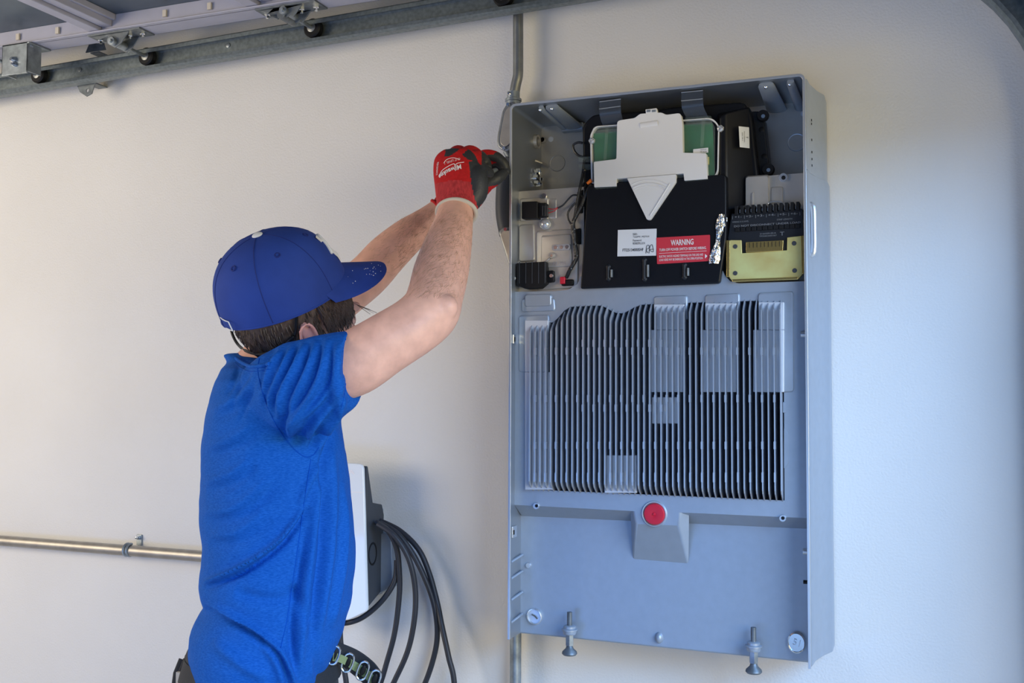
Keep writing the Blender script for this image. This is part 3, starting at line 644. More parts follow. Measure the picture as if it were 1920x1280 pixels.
# dark gasket line around the duct
# ------- black side bracket with label, right of the cover
b = MB(); YS = -.095; b.prism(P([(1408, 208), (1424, 208), (1432, 222), (1441, 300), (1445, 325), (1420, 345), (1405, 330)], YS), YS, -.05); sb = b.build('side_bracket', M['termk'], unit, bevel=.003)
for px, py, r in ((1431, 218, .0115), (1441, 319, .012)):
    disc(px, py, YS-.004, r, 'bracket_boss', M['blackm'], sb, .010); disc(px, py, YS-.014, .0042, 'screw', M['chrome'], sb, .002)
for px, py in ((1428, 243), (1433, 293)): disc(px, py, YS, .0055, 'bracket_hole', M['blackm'], sb, .001)
b = MB(); lp = [at(1386, 238, -.156), at(1405, 240, -.138), at(1406, 279, -.138), at(1388, 277, -.156)]; lp = [p+V((0, -.006, 0)) for p in lp]
b.add(lp+[p+V((.0003, .0008, 0)) for p in lp], [(0, 1, 2, 3), (7, 6, 5, 4), (0, 4, 5, 1), (1, 5, 6, 2), (2, 6, 7, 3), (3, 7, 4, 0)]); sl = b.build('side_label', M['paper'], unit)
mb = MB(); exs = (lp[2]-lp[1]).normalized(); eys = (lp[1]-lp[0]).normalized()
for s_, t0, w_ in (('2081-48-3', .3, .016), ('TIF2612980046A', .5, .022)):
    text_on('', s_, lp[0]+(lp[1]-lp[0])*t0+(lp[3]-lp[0])*.48, exs, eys, w_, None, None, .002, 0, 0, None, .0006, mb)
text_on('', 'T', lp[0]+(lp[1]-lp[0])*.75+(lp[3]-lp[0])*.5, exs, eys, .004, None, None, .005, 0, 0, None, .0006, mb)
mb.build('label_print', M['inkk'], sl, smooth=0)
# ------- terminal block
YT = -.168
b = MB(); bo_ = P([(1371, 400), (1505, 391), (1509, 452), (1508, 480), (1365, 485), (1364, 446)], YT); b.prism(bo_, YT, YR+.002)
tbk = b.build('terminal_block', M['termk'], unit, bevel=.002)
b = MB()
for k in range(12):
    x = 1381.5+10.45*k; y = 395-.72*k
    b.prism(P([(x-3.6, y-8.5), (x+2.6, y-9), (x+2.6, y+8), (x-3.6, y+8.5)], YT-.001), YT-.004, YT+.022)
b.build('terminal_levers', M['blackm'], tbk, bevel=.0008)
b = MB()
for k in range(12):
    x = 1387+10.45*k; y = 397-.72*k; b.tube([at(x, y-4, YT-.004), at(x, y+2, YT-.004)], .0008, 6)
b.build('lever_contacts', M['chrome'], tbk)
mb = MB(); ext = (at(1505, 391, YT)-at(1371, 400, YT)).normalized(); eyt = V((-ext.z, 0, ext.x))
def tt(s_, px, py, w_, h_, **k): tx(s_, px, py, w_, h_, mb, YT-.001, ext, eyt, **k)
for k in range(6): tt('+%d-' % (k+1), 1384+21.0*k, 406.5-1.25*k, 13, 4)
tt('DO NOT DISCONNECT UNDER LOAD', 1438, 420.5, 122, 3.6, bold=.01); tt('STRIP LENGTH', 1471, 411, 28, 3); tt('WIRING 0-10 AWG', 1388, 415.5, 30, 3)
for x, w_ in ((1373.5, 0), (1396, 0), (1417, 0), (1437, 0), (1459, 0), (1479, 0), (1500, 0)):
    y = 408.5-(x-1373)*.06; a = at(x, y, YT); mb.box(a.x-.0003, a.x+.0003, YT-.0016, YT-.001, a.z-.003, a.z+.003)
mb.build('terminal_print', M['inkg'], tbk, smooth=0)
b = MB()
for k in range(12):
    x = 1383+10.3*k; y = 430-.62*k; q = at(x, y, YT-.003); b.box(q.x-.0045, q.x+.0035, YT-.0035, YT, q.z-.004, q.z+.004)
b.build('lower_teeth', M['blackm'], tbk, bevel=.0006)
mb = MB(); tx('2166509-00-K', 1440, 437.5, 30, 3, mb, YT-.001, ext, eyt); tx('TIF2548230001067', 1440, 442, 32, 2.6, mb, YT-.001, ext, eyt); tx('T', 1466.5, 438, 8, 7, mb, YT-.001, ext, eyt); mb.build('terminal_print', M['inkg'], tbk, smooth=0)
YG = YT-.006
go = rr([(1369, 450), (1390, 450), (1391, 474.5), (1475.5, 469), (1476, 445), (1502, 442), (1504, 514), (1497, 523), (1373, 527), (1367.5, 520)], [.001, .001, 0, 0, .001, .001, .002, .003, .003, .002], YG)
b = MB(); b.prism(go, YG, YT+.003); gp = b.build('terminal_plate', M['gold'], unit, bevel=.0008)
b = MB(); b.prism(P([(1361.5, 450), (1369, 450), (1368, 519), (1361.5, 519)], YG), YG+.0005, YT+.01); b.build('plate_flange', M['goldb'], gp, bevel=.001)
b = MB(); b.prism(P([(1502, 442), (1510, 441), (1511, 490), (1507, 491), (1507, 513), (1502, 514)], YG+.004), YG+.003, YT+.012); b.build('plate_flange', M['goldb'], gp, bevel=.001)
b = MB(); b.prism(P([(1373, 523.5), (1497, 519), (1497, 524), (1373, 528.5)], YG-.001), YG-.0035, YT+.006); b.build('plate_flange', M['goldb'], gp, bevel=.0012)
for px, py in ((1378.6, 462), (1489, 456), (1378.6, 512), (1490, 507)): disc(px, py, YG, .0043, 'plate_rivet', M['darkgrey'], gp, .0012)
b = MB(); b.prism(P([(1399, 454), (1469, 450.5), (1468, 470), (1399, 473.5)], YG), YG-.002, YT+.001); cb = b.build('gold_comb', M['goldb'], tbk, bevel=.0006)
b = MB()
for k in range(9): 
    q = at(1405.5+7*k, 460-.35*k, YG-.002); b.box(q.x-.0004, q.x+.0004, YG-.0028, YG-.002, q.z-.0045, q.z+.005)
b.build('comb_slots', M['blackm'], cb)
b = MB(); b.tube(spline([at(x, y, YR-.012) for x, y in ((1442, 384), (1442, 380), (1458, 377), (1466, 380), (1470, 386))], 4), .0014, 8); b.build('terminal_wire_clip', M['rim'], tbk)
# ------- wiring harness
def wire(pts, r, m, name, parent=unit, n=8):
    return MB().tube(spline([at(*p) for p in pts], 8), r, n).build(name, m, parent)
Yw = -.165
hn = wire([(1109, 346, -.165), (1101, 360, Yw), (1091, 385, Yw), (1082, 402, Yw), (1075, 418, Yw), (1077, 440, Yw), (1078, 455, Yw), (1081, 472, Yw), (1080, 486, Yw), (1070, 503, Yw), (1062, 520, YC-.006)], .0042, M['wirek'], 'wiring_harness')
wire([(1096, 300, -.15), (1092, 330, -.155), (1088, 350, Yw), (1082, 380, Yw), (1078, 405, Yw), (1073, 425, Yw), (1076, 450, Yw), (1079, 475, Yw)], .0034, M['wirek'], 'wire', hn)
wire([(1100, 296, -.13), (1086, 292, -.13), (1077, 283, -.13), (1075, 272, -.13), (1084, 267, -.13), (1092, 268, -.13)], .0026, M['wirek'], 'wire', hn)
wire([(1079, 380, Yw), (1070, 390, Yw), (1065, 400, Yw), (1066, 412, Yw), (1074, 425, Yw)], .0022, M['wirek'], 'wire', hn)
wire([(1046, 390, YC-.012), (1056, 384, YC-.012), (1066, 373, YC-.012), (1074, 366, Yw), (1084, 366, Yw)], .0018, M['wirek'], 'wire', hn)
for dy in (0, 4): wire([(1028, 391+dy*2, YC-.014), (1038, 392+dy, YC-.014), (1047, 388+dy*.3, YC-.012)], .0009, M['wirer'], 'red_wire', hn)
wire([(1098, 372, Yw), (1090, 365, -.15), (1092, 352, -.14), (1096, 342, -.14)], .0024, M['wirek'], 'wire', hn)
for px, py in ((1091, 386), (1076, 430), (1078, 458), (1081, 480), (1070, 504), (1095, 320)):
    c = at(px, py, Yw); MB().ball(c, .0052, .0052, .0034, 10).build('tape_wrap', M['wirek'], hn)
b = MB(); c = at(1058, 528, YC-.008); b.box(c.x-.008, c.x+.003, YC-.014, YC-.002, c.z-.005, c.z+.010); b.build('red_connector', M['redrub'], hn, bevel=.002)
b = MB(); c = at(1064, 528, YC-.01); b.box(c.x-.014, c.x+.012, YC-.010, YC, c.z-.008, c.z+.005); b.build('black_connector', M['blackm'], hn, bevel=.003)
b = MB(); b.tube([at(1109, 338, Yw-.004), at(1101, 344, Yw-.004)], [.0042, .003], 8); b.build('orange_clip', M['orange'], hn)
b = MB()
for y0, y1 in ((294, 304), (308, 319)):
    b.prism(P([(1084, y0), (1111, y0-1), (1111, y1-1), (1086, y1)], -.158), -.160, -.152)
b.build('wire_clip', M['clear'], hn, bevel=.001)
b = MB(); b.prism(P([(1082, 360), (1094, 355), (1093, 400), (1084, 400)], -.15), -.152, -.12); b.prism(P([(1080, 430), (1090, 428), (1090, 458), (1081, 458)], -.15), -.156, -.12); b.build('cable_guide', M['blackm'], hn, bevel=.002)

# ================================================================ CONDUITS
def pipe(name, label, pts, r, m, group=None, n=20):
    o = MB().tube(pts, r, n).build(name, m); tag(o, label, 'pipe', group); return o
Yp = -.04
zt_ = 2.75
pt = [at(971.5, 40, Yp), at(971.5, 120, Yp), at(971, 142, Yp), at(967.5, 158, Yp), at(964.5, 176, Yp), at(963.5, 196, Yp)]
pt = [V((pt[0].x, Yp, zt_-.002))]+spline(pt, 4)
pipe('electrical_conduit', 'grey metal conduit pipe dropping down the wall behind the door track', pt, .0115, M['emtd'])
bd = thing('conduit_body', 'upper grey metal conduit fitting beside the enclosure top left corner', 'conduit fitting', tuple(at(948, 240, -.06)))
c = at(962.5, 186, Yp); b = MB(); b.lathe(c, (0, 0, 1), [(.0, -.022), (.0165, -.022), (.0165, -.006), (.0185, -.005), (.0185, .0), (.0145, .002), (.0145, .016), (.012, .017), (0, .017)], 24); b.build('compression_nut', M['galv'], bd)
b = MB(); c2 = at(955, 176, Yp-.014); b.lathe(c2, (0, -1, 0), [(0, -.004), (.004, -.004), (.0045, .003), (.002, .005), (0, .005)], 10); b.build('set_screw', M['chrome'], bd)
Yc = -.075
b = MB(); b.prism(rr([(941, 208), (951, 191), (966, 190), (972, 212), (966, 276), (948, 285), (932, 276), (931, 258)], [.006, .01, .008, .006, .006, .01, .01, .01], Yc), Yc, -.012); b.build('fitting_housing', M['emtd'], bd, bevel=.004, seg=3)
b = MB(); b.prism(rr([(946, 210), (953, 200), (966, 198), (964, 262), (948, 276), (938, 270), (938, 256)], .006, Yc-.003), Yc-.004, Yc); b.build('fitting_cover', M['emt'], bd, bevel=.0015)
for px, py in ((953, 196), (945, 278)): disc(px, py, Yc-.001, .004, 'cover_screw', M['chrome'], bd, .003)
b = MB(); b.tube([at(950, 283, Yc+.02), at(962, 305, Yc+.02)], .009, 14); b.build('fitting_neck', M['galvd'], bd)
o = MB().tube(spline([at(962, 300, -.05), at(952, 320, -.05), at(946, 350, -.05), at(945, 400, -.05), at(952, 440, -.05)], 6), .0185, 18).build('flexible_conduit', M['darkgrey']); tag(o, 'dark rubber conduit hose below the red gloves, left of the enclosure', 'pipe')
bd = thing('conduit_body', 'lower tan metal conduit fitting peeking out left of the enclosure', 'conduit fitting', tuple(at(945, 460, -.06)))
b = MB(); b.prism(rr([(934, 434), (942, 425), (960, 425), (972, 445), (972, 510), (956, 505)], [.008, .008, .006, 0, 0, .006], Yc), Yc, -.012); b.build('fitting_housing', M['emtd'], bd, bevel=.004, seg=3)
b = MB(); b.prism(rr([(938, 440), (944, 432), (958, 432), (966, 448), (966, 500), (957, 494)], .004, Yc-.003), Yc-.004, Yc); b.build('fitting_cover', M['emt'], bd, bevel=.0015)
disc(948, 430, Yc-.002, .004, 'cover_screw', M['chrome'], bd, .003)
a = at(967, 1160, -.03); pipe('electrical_conduit', 'metal conduit pipe running down the wall below the enclosure', [(a.x, -.03, 1.3), (a.x, -.03, .002)], .0125, M['galv'])
e = at(575, 1058, -.03); s0 = at(0, 1013, -.03); dd = (e-s0)
pipe('electrical_conduit', 'long horizontal metal conduit pipe low on the left wall', [s0-dd*1.3, e], .0138, M['emt'])
st = thing('pipe_strap', 'small zinc strap and screw holding the horizontal pipe to the wall', 'pipe strap', tuple(at(244, 1030, -.03)))
c = s0+dd*(243/575.); c = at(242, 1030.5, -.03); b = MB(); ud = dd.normalized()
nrm = V((0, -1, 0)); upn = ud.cross(nrm)*-1
if upn.z < 0: upn = -upn
for off, wd in ((-.006, .0), (.004, .0)):
    b.tube([c+ud*off+(nrm*cos(t)+upn*sin(t))*.0152 for t in [pi*(-.62+1.24*k/14) for k in range(15)]], .0032, 8)
b.build('strap_band', M['galv'], st)
b = MB(); cc = c+upn*.022+V((.008, .022, .004)); b.box(cc.x-.008, cc.x+.008, -.004, -.001, c.z+.008, cc.z+.010); b.build('strap_foot', M['galv'], st, bevel=.001)
b = MB(); b.lathe((cc.x, -.004, cc.z+.003), (0, -1, 0), [(0, -.002), (.0055, 0), (.0055, .005), (.003, .006), (.003, .012), (0, .013)], 6); b.build('strap_screw', M['chrome'], st, smooth=20)

# ================================================================ WALL CHARGER
ch = thing('wall_charger', 'white glass fronted car charger with black housing on the wall behind the man', 'car charger', tuple(at(640, 1162, -.01)))
YH = -.105
fp = rr([(556, 860), (682, 870), (690, 1145), (652, 1163), (562, 1152)], [.012, .012, .008, .01, .012], YH)
b = MB(); b.prism(fp, YH-.004, YH+.006); fpo = b.build('face_plate', M['glosswhite'], ch, bevel=.003, seg=3)
zz = [at(686, y, YH).z for y in (880, 945, 960, 1120, 1146)]
xr_ = at(685, 960, YH).x; xl_ = at(560, 960, YH).x
prof = [(YH+.006, zz[0]+.008), (YH+.010, zz[0]+.006), (YH+.035, zz[1]), (YH+.078, zz[1]-.008), (YH+.088, zz[2]-.015), (YH+.078, zz[3]), (YH+.006, zz[4])]
b = MB(); b.loft([[(xl_+.01, y, z) for y, z in prof], [(xl_+.003, y, z) for y, z in prof], [(xr_-.004, y, z) for y, z in prof], [(xr_, y, z) for y, z in prof]]); b.build('housing', M['darkgrey'], ch, bevel=.005, seg=3)
c = V((xr_, YH+.035, at(700, 1038, YH+.035).z)); b = MB(); n = 24
b.loft([[c+V((h, cos(2*pi*k/n)*.019*s_, sin(2*pi*k/n)*.026*s_)) for k in range(n)] for h, s_ in ((-.001, 1.0), (.0012, 1.0), (.0012, .85), (-.004, .8))]); b.build('plug_holster', M['blackm'], ch)
b = MB(); b.box(xl_+.01, xr_-.01, YH+.035, -.001, zz[4]+.02, zz[1]-.02); 
q = P([(700, 1000), (733, 1000), (736, 1100), (712, 1112), (700, 1112)], -.03); b.prism(q, -.03, -.001); b.build('mounting_bracket', M['cast'], ch, bevel=.002)
mb = MB(); text_on('', 'TESLA', at(640, 884, YH-.0042), (1, 0, 0), (0, 0, 1), .070, None, None, .010, 0, .01, None, .0005, mb); a, c = at(600, 921, YH-.0045), at(680, 923, YH-.0045)
mb.box(a.x, c.x, YH-.0049, YH-.004, c.z-.0006, c.z+.0006); mb.build('face_logo', M['inkw'], fpo, smooth=0)
cab = MB(); rc = .0062
low = [(700, 1330), (690, 1400), (640, 1430)]
def strand(pts): cab.tube(spline([at(x, y, Y) for x, y, Y in pts], 10), rc, 14)
strand([(705, 978, -.075), (728, 995, -.075), (743, 1025, -.07), (748, 1060, -.065), (749, 1110, -.06), (741, 1180, -.06), (727, 1235, -.06), (705, 1300, -.06), (660, 1370, -.05), (600, 1400, -.05)])
strand([(708, 982, -.09), (735, 1000, -.09), (758, 1030, -.085), (772, 1065, -.08), (779, 1110, -.075), (777, 1160, -.075), (766, 1215, -.075), (745, 1265, -.075), (710, 1330, -.07), (640, 1420, -.06), (590, 1430, -.05)])
strand([(712, 980, -.055), (745, 1000, -.055), (772, 1035, -.05), (795, 1080, -.045), (813, 1130, -.04), (820, 1180, -.04), (815, 1225, -.04), (795, 1285, -.04), (760, 1350, -.035), (680, 1430, -.03), (600, 1460, -.03)])
strand([(712, 976, -.035), (750, 995, -.035), (785, 1030, -.035), (805, 1075, -.035), (820, 1130, -.038), (828, 1170, -.05), (841, 1230, -.06), (852, 1285, -.06), (850, 1400, -.05), (790, 1500, -.04), (700, 1540, -.04), (610, 1500, -.03)])
strand([(744, 1050, -.055), (741, 1085, -.060), (725, 1115, -.068), (700, 1142, -.075), (672, 1161, -.08), (640, 1168, -.08), (610, 1160, -.08), (590, 1120, -.07), (580, 1090, -.05)])
strand([(641, 1158, -.09), (638, 1190, -.09), (643, 1240, -.085), (650, 1300, -.08), (640, 1400, -.06)])
cab.build('charging_cable', M['rubber'], ch)
# ================================================================ THE MAN
man = thing('person', 'man in blue t-shirt, blue cap and red work gloves reaching up to the enclosure side', 'person', (-.22, -.56, 0))
fd = V((cos(radians(33)), sin(radians(33)), 0)); sd = V((-fd.y, fd.x, 0))      # facing, his left
YT0 = -.56
def body_ring(y, xl, xr, a, ex=2.3, Y=YT0, grow=0, n=44, tilt=0):
    c = at((xl+xr)/2, y, Y); w = (xr-xl)/2*mpp((xl+xr)/2, y, Y)+grow; a += grow
    k = sd.dot(rt); b_ = sqrt(max(w*w-(a*k)**2, .003))/fd.dot(rt); out = []
    for i in range(n):
        t = 2*pi*i/n; ct, st_ = cos(t), sin(t); e = 2/ex
        p = c+sd*(a*math.copysign(abs(ct)**e, ct))+fd*(b_*math.copysign(abs(st_)**e, st_)); p.z = c.z+tilt*st_; out.append(p)
    return out
def limb(b, pts, n=20, sub=6, **k):        # pts: px, py, Y, radius in px
    c = spline([at(x, y, Y) for x, y, Y, r in pts], sub); r = [v.x for v in spline([V((r_*mpp(x, y, Y), 0, 0)) for x, y, Y, r_ in pts], sub)]
    return b.tube(c, r, n, **k)
RA = [(545, 738, -.69, 42), (600, 716, -.69, 45), (660, 684, -.70, 61), (722, 645, -.68, 58), (775, 612, -.65, 56), (805, 585, -.62, 56), (816, 555, -.585, 53), (827, 510, -.53, 52), (840, 460, -.475, 45), (849, 425, -.435, 38), (854, 398, -.405, 34), (857, 370, -.385, 31)]
LA = [(515, 665, -.42, 48), (570, 612, -.39, 48), (640, 555, -.37, 44), (688, 518, -.365, 41), (725, 478, -.34, 39), (765, 442, -.31, 34), (800, 415, -.285, 27), (832, 392, -.26, 25)]
# head frame
u_ = V((-.27, .83, .48)).normalized(); f_ = V((.77, .48, -.40)); f_ = (f_-u_*f_.dot(u_)).normalized()
hu, hf = cv(*u_), cv(*f_); hs_ = hf.cross(hu); Hc = at(535, 560, -.62)
def H(a, b, c): return Hc+hf*a+hs_*b+hu*c         # forward, right ear side, up
b = MB(); ax = (hf, hs_, hu)
b.ball(H(0, 0, .0), .098, .078, .105, 28, ax); b.ball(H(.018, 0, -.045), .080, .066, .075, 24, ax); b.ball(H(.045, 0, -.095), .048, .045, .040, 20, ax); b.ball(H(.072, 0, -.115), .020, .022, .020, 14, ax)
b.loft([[H(.085, y*.5, -.035), H(.080, y, -.08), H(.080, -y, -.08), H(.085, -y*.5, -.035)] for y in (.008,)]+[[H(.095, .004, -.036), H(.116, .010, -.085), H(.116, -.010, -.085), H(.095, -.004, -.036)]])
b.ball(H(.112, 0, -.079), .013, .013, .011, 14, ax)
for s_ in (-1, 1):
    b.ball(H(.088, .033*s_, -.036), .012, .018, .007, 12, ax); b.ball(H(.080, .038*s_, -.075), .014, .020, .016, 12, ax)
for dz, r in ((-.101, .008), (-.109, .009)): b.ball(H(.090, 0, dz), r, .022, .0055, 12, ax)
for s_ in (-1, 1):
    ec = H(-.012, .079*s_, -.042); er = []
    for k in range(17):
        t = -2.2+k*.31; er.append(ec+hf*(-.004+.015*cos(t+1.2)*-1)+hu*(.027*sin(t+1.2))+hs_*s_*(.017+.005*cos(t)))
    b.tube(er, .0042, 8); b.ball(ec+hs_*s_*.004, .014, .007, .024, 12, ax); b.ball(ec-hu*.026+hs_*s_*.006+hf*.004, .007, .005, .009, 10, ax)
# neck, trunk, arms
nb = at(505, 690, -.57)
b.tube([H(-.018, 0, -.03), H(-.022, 0, -.09), (H(-.02, 0, -.10)+nb)/2+V((0, 0, .01)), nb, nb-V((0, 0, .06))], [.058, .058, .060, .068, .075], 24)
b.loft([body_ring(y, xl+14, xr-14, a) for y, xl, xr, a in ((684, 445, 560, .08), (705, 428, 600, .13), (740, 408, 632, .165), (800, 398, 640, .165), (900, 392, 648, .155), (1020, 396, 650, .145), (1120, 400, 640, .140), (1180, 392, 615, .115))])
limb(b, RA, 22); limb(b, LA, 20)
limb(b, [(500, 730, -.46, 55), (510, 680, -.43, 50), (540, 640, -.40, 48)]); b.ball(at(803, 592, -.632), .040, .042, .036, 14); b.ball(at(836, 576, -.635), .022, .020, .022, 14)
RED = []
def bodyfn(me):
    for p in me.polygons:
        c = p.center; d = c-H(-.012, .084, -.042)
        if d.length < .034 and (c-Hc).dot(hs_) > .074: p.material_index = 1
body = b.build('body', [M['skin'], M['skinred']], man, remesh=.0042, sm=7, fn=bodyfn)
for s_ in (-1, 1):
    e = MB().ball(H(.078, .033*s_, -.045), .0115, n=14).build('eye', M['eyew'], man); MB().ball(H(.087, .033*s_, -.045), .0045, n=10).build('pupil', M['blackm'], e)
# ---------- t-shirt
def seg_d(px, py, pl):
    best = 1e9; tt_ = 0; L_ = len(pl)-1
    for i in range(L_):
        ax_, ay = pl[i]; bx, by = pl[i+1]; dx, dy = bx-ax_, by-ay; q = ((px-ax_)*dx+(py-ay)*dy)/(dx*dx+dy*dy+1e-9); q = max(0, min(1, q))
        qx, qy = px-ax_-dx*q, py-ay-dy*q; d = hypot(qx, qy)
        if d < best: best = d; tt_ = (i+q)/L_; sg = 1 if dx*qy-dy*qx > 0 else -1
    return best, tt_, sg
class Crease:       # depth m, width px, profile: 'v' valley with a ridge on one side, 'r' ridge
    def __init__(s, pl, w, a, kind='v'):
        s.pl = [(v.x, v.y) for v in spline([V((x, y, 0)) for x, y in pl], 3)]; s.w = w; s.a = a; s.k = kind; s.s = min(q[1] for q in pl) < 700
        s.bb = (min(p[0] for p in pl)-4*w, max(p[0] for p in pl)+4*w, min(p[1] for p in pl)-4*w, max(p[1] for p in pl)+4*w)
    def d(s, x, y):
        if not (s.bb[0] < x < s.bb[1] and s.bb[2] < y < s.bb[3]): return 0
        d, t, sg = seg_d(x, y, s.pl); fade = min(1, t*4, (1-t)*4)**.7 if 0 < t < 1 else 0
        if s.k == 'r': return s.a*fade*math.exp(-(d/s.w)**2)
        d *= sg
        return fade*s.a*(-math.exp(-(d/s.w)**2)+.8*math.exp(-((d-s.w*1.9)/(s.w*1.2))**2))
CR = [Crease([(380, 1094), (430, 1074), (480, 1046), (530, 1006), (572, 945)], 4.5, -.0085), Crease([(386, 1130), (430, 1150), (480, 1180), (525, 1218), (545, 1262), (552, 1290)], 5, -.007),
      Crease([(378, 960), (430, 955), (470, 930), (510, 890)], 10, -.003), Crease([(384, 905), (430, 890), (470, 860)], 9, -.0028), Crease([(388, 840), (440, 820), (480, 790)], 9, -.0025), Crease([(396, 1000), (440, 1000), (500, 960)], 9, -.0022), Crease([(400, 770), (440, 750), (470, 720)], 8, -.0025),
      Crease([(600, 868), (590, 960), (578, 1060), (566, 1180), (556, 1280)], 9, .0055, 'r'), Crease([(622, 840), (622, 940), (616, 1050), (600, 1160), (585, 1270)], 8, .005, 'r'), Crease([(608, 880), (606, 980), (598, 1080), (582, 1200)], 7, -.005, 'r'), Crease([(642, 900), (646, 1000), (640, 1080), (622, 1180)], 7, .004, 'r'),
      Crease([(575, 980), (560, 1080), (545, 1180), (560, 1280)], 8, -.005, 'r'), Crease([(530, 1290), (520, 1240), (490, 1200)], 9, .005, 'r'), Crease([(600, 1280), (590, 1220), (600, 1150)], 8, -.004, 'r'), Crease([(540, 1100), (560, 1120), (575, 1170)], 10, -.004, 'r'),
      Crease([(440, 1110), (500, 1125), (560, 1120)], 12, -.004, 'r'), Crease([(400, 1200), (450, 1240), (500, 1270)], 12, .004, 'r'),
      # sleeve
      Crease([(525, 655), (505, 690), (492, 740)], 5, -.0045), Crease([(548, 646), (528, 690), (505, 745), (512, 780)], 5, -.005), Crease([(570, 641), (553, 685), (525, 740), (525, 785)], 6, -.006), Crease([(592, 636), (578, 690), (550, 750), (538, 800)], 6, -.006),
      Crease([(613, 632), (605, 690), (580, 745), (545, 795), (548, 830)], 7, -.0075), Crease([(632, 640), (628, 700), (605, 750), (565, 790)], 7, -.0065), Crease([(640, 700), (622, 760), (590, 800), (570, 840)], 8, -.006), Crease([(642, 740), (632, 775), (605, 815), (590, 850)], 7, -.006),
      Crease([(448, 682), (440, 710), (425, 740)], 5, -.003, 'r'), Crease([(470, 690), (450, 730), (430, 770)], 5, -.0035, 'r'), Crease([(484, 690), (468, 740), (450, 790)], 5, -.003, 'r'),
      Crease([(634, 790), (620, 830), (606, 870), (598, 920)], 7, -.006, 'r'), Crease([(595, 870), (580, 900), (560, 950)], 6, .004, 'r')]
sh = MB()
rows = [(663, 450, 505, .052, 2), (669, 438, 515, .070, 2), (680, 427, 575, .105, 2), (692, 415, 615, .150, 2.2), (715, 403, 636, .185, 2.4), (745, 395, 640, .196, 2.5), (800, 385, 641, .192, 2.5), (850, 382, 651, .185, 2.4), (900, 379, 657, .182, 2.4), (960, 379, 661, .178, 2.3), (1020, 383, 666, .175, 2.3), (1060, 381, 666, .176, 2.3),
        (1092, 376, 663, .178, 2.3), (1112, 380, 661, .175, 2.3), (1131, 387, 657, .174, 2.3), (1150, 374, 651, .180, 2.3), (1180, 361, 645, .186, 2.3), (1215, 357, 631, .188, 2.3), (1250, 362, 614, .186, 2.3), (1290, 372, 604, .186, 2.3)]
sh.loft([body_ring(y, xl, xr, a, ex) for y, xl, xr, a, ex in rows])
def sring(px, py, Y, rv, rd, tilt):      # sleeve ring: rv, rd radii in px; tilt of its plane from upright
    c = at(px, py, Y); m_ = mpp(px, py, Y); e1 = (up*cos(tilt)-rt*sin(tilt)); e2 = (fw+rt*.25).normalized()
    return [c+e1*rv*m_*cos(2*pi*k/30)+e2*rd*m_*sin(2*pi*k/30) for k in range(30)]
sh.loft([sring(487, 742, -.69, 60, 60, .4), sring(520, 740, -.705, 80, 70, .35), sring(562, 730, -.715, 92, 78, .28), sring(603, 715, -.715, 88, 78, .16), sring(640, 700, -.71, 79, 76, .04), sring(656, 695, -.708, 76, 74, -.03), sring(662, 693, -.708, 74, 72, -.04)])
limb(sh, [(495, 740, -.48, 60), (505, 700, -.45, 58), (540, 655, -.41, 54), (575, 618, -.39, 52)], 20)
def shirtfn(me):
    import numpy as np
    me.update(); vs = me.vertices; nr = [v.normal.copy() for v in vs]; out = []
    for v, nv in zip(vs, nr):
        p = v.co; d = .0; x, y = proj(p); face = nv.dot(p-CAM)
        if face < 0:
            for c in CR: d += c.d(x, y)*(1.3 if c.s else 2.1)
        q = V((p.x*9, p.y*9, p.z*16)); d += .0022*noise.noise(q)+.0012*noise.noise(q*2.3)
        out.append(p+nv*d)
    for v, o_ in zip(vs, out): v.co = o_
shirt = sh.build('t_shirt', M['shirt'], man, remesh=.0036, sm=7, fn=shirtfn)
def bv_world(o):
    off = wloc(o); return BVHTree.FromPolygons([v.co+off for v in o.data.vertices], [tuple(p.vertices) for p in o.data.polygons])
def cast(bv, x, y):
    d = (at(x, y, 0)-CAM).normalized(); h = bv.ray_cast(CAM, d); return (h[0], h[1]) if h[0] else (None, None)
def line_on(bv, pl, r, name, m, parent, lift=.0, n=6, closed=False):
    pts = []
    for v in spline([V((x, y, 0)) for x, y in pl], 8):
        h, nn = cast(bv, v.x, v.y)
        if h: pts.append(h+nn*lift)
    if len(pts) > 2: return MB().tube(pts, r, n).build(name, m, parent)
sb_ = bv_world(shirt)
line_on(sb_, [(486, 672), (484, 700), (497, 750), (520, 800), (548, 838), (572, 856), (588, 852), (598, 838)], .0011, 'sleeve_seam', M['seam'], shirt, .0)
line_on(sb_, [(583, 860), (572, 930), (562, 1000), (550, 1080), (538, 1160), (526, 1215)], .0009, 'side_seam', M['seam'], shirt, -.0001)
line_on(sb_, [(648, 634), (650, 680), (647, 730), (640, 764)], .0009, 'sleeve_hem', M['seam'], shirt, .0)
# collar band
co = [(443, 672), (454, 681), (470, 687), (492, 686), (505, 682)]
line_on(sb_, co, .0032, 'collar', M['shirt'], shirt, .001, 10); line_on(sb_, [(x-2, y+9) for x, y in co], .0008, 'collar_seam', M['seam'], shirt)
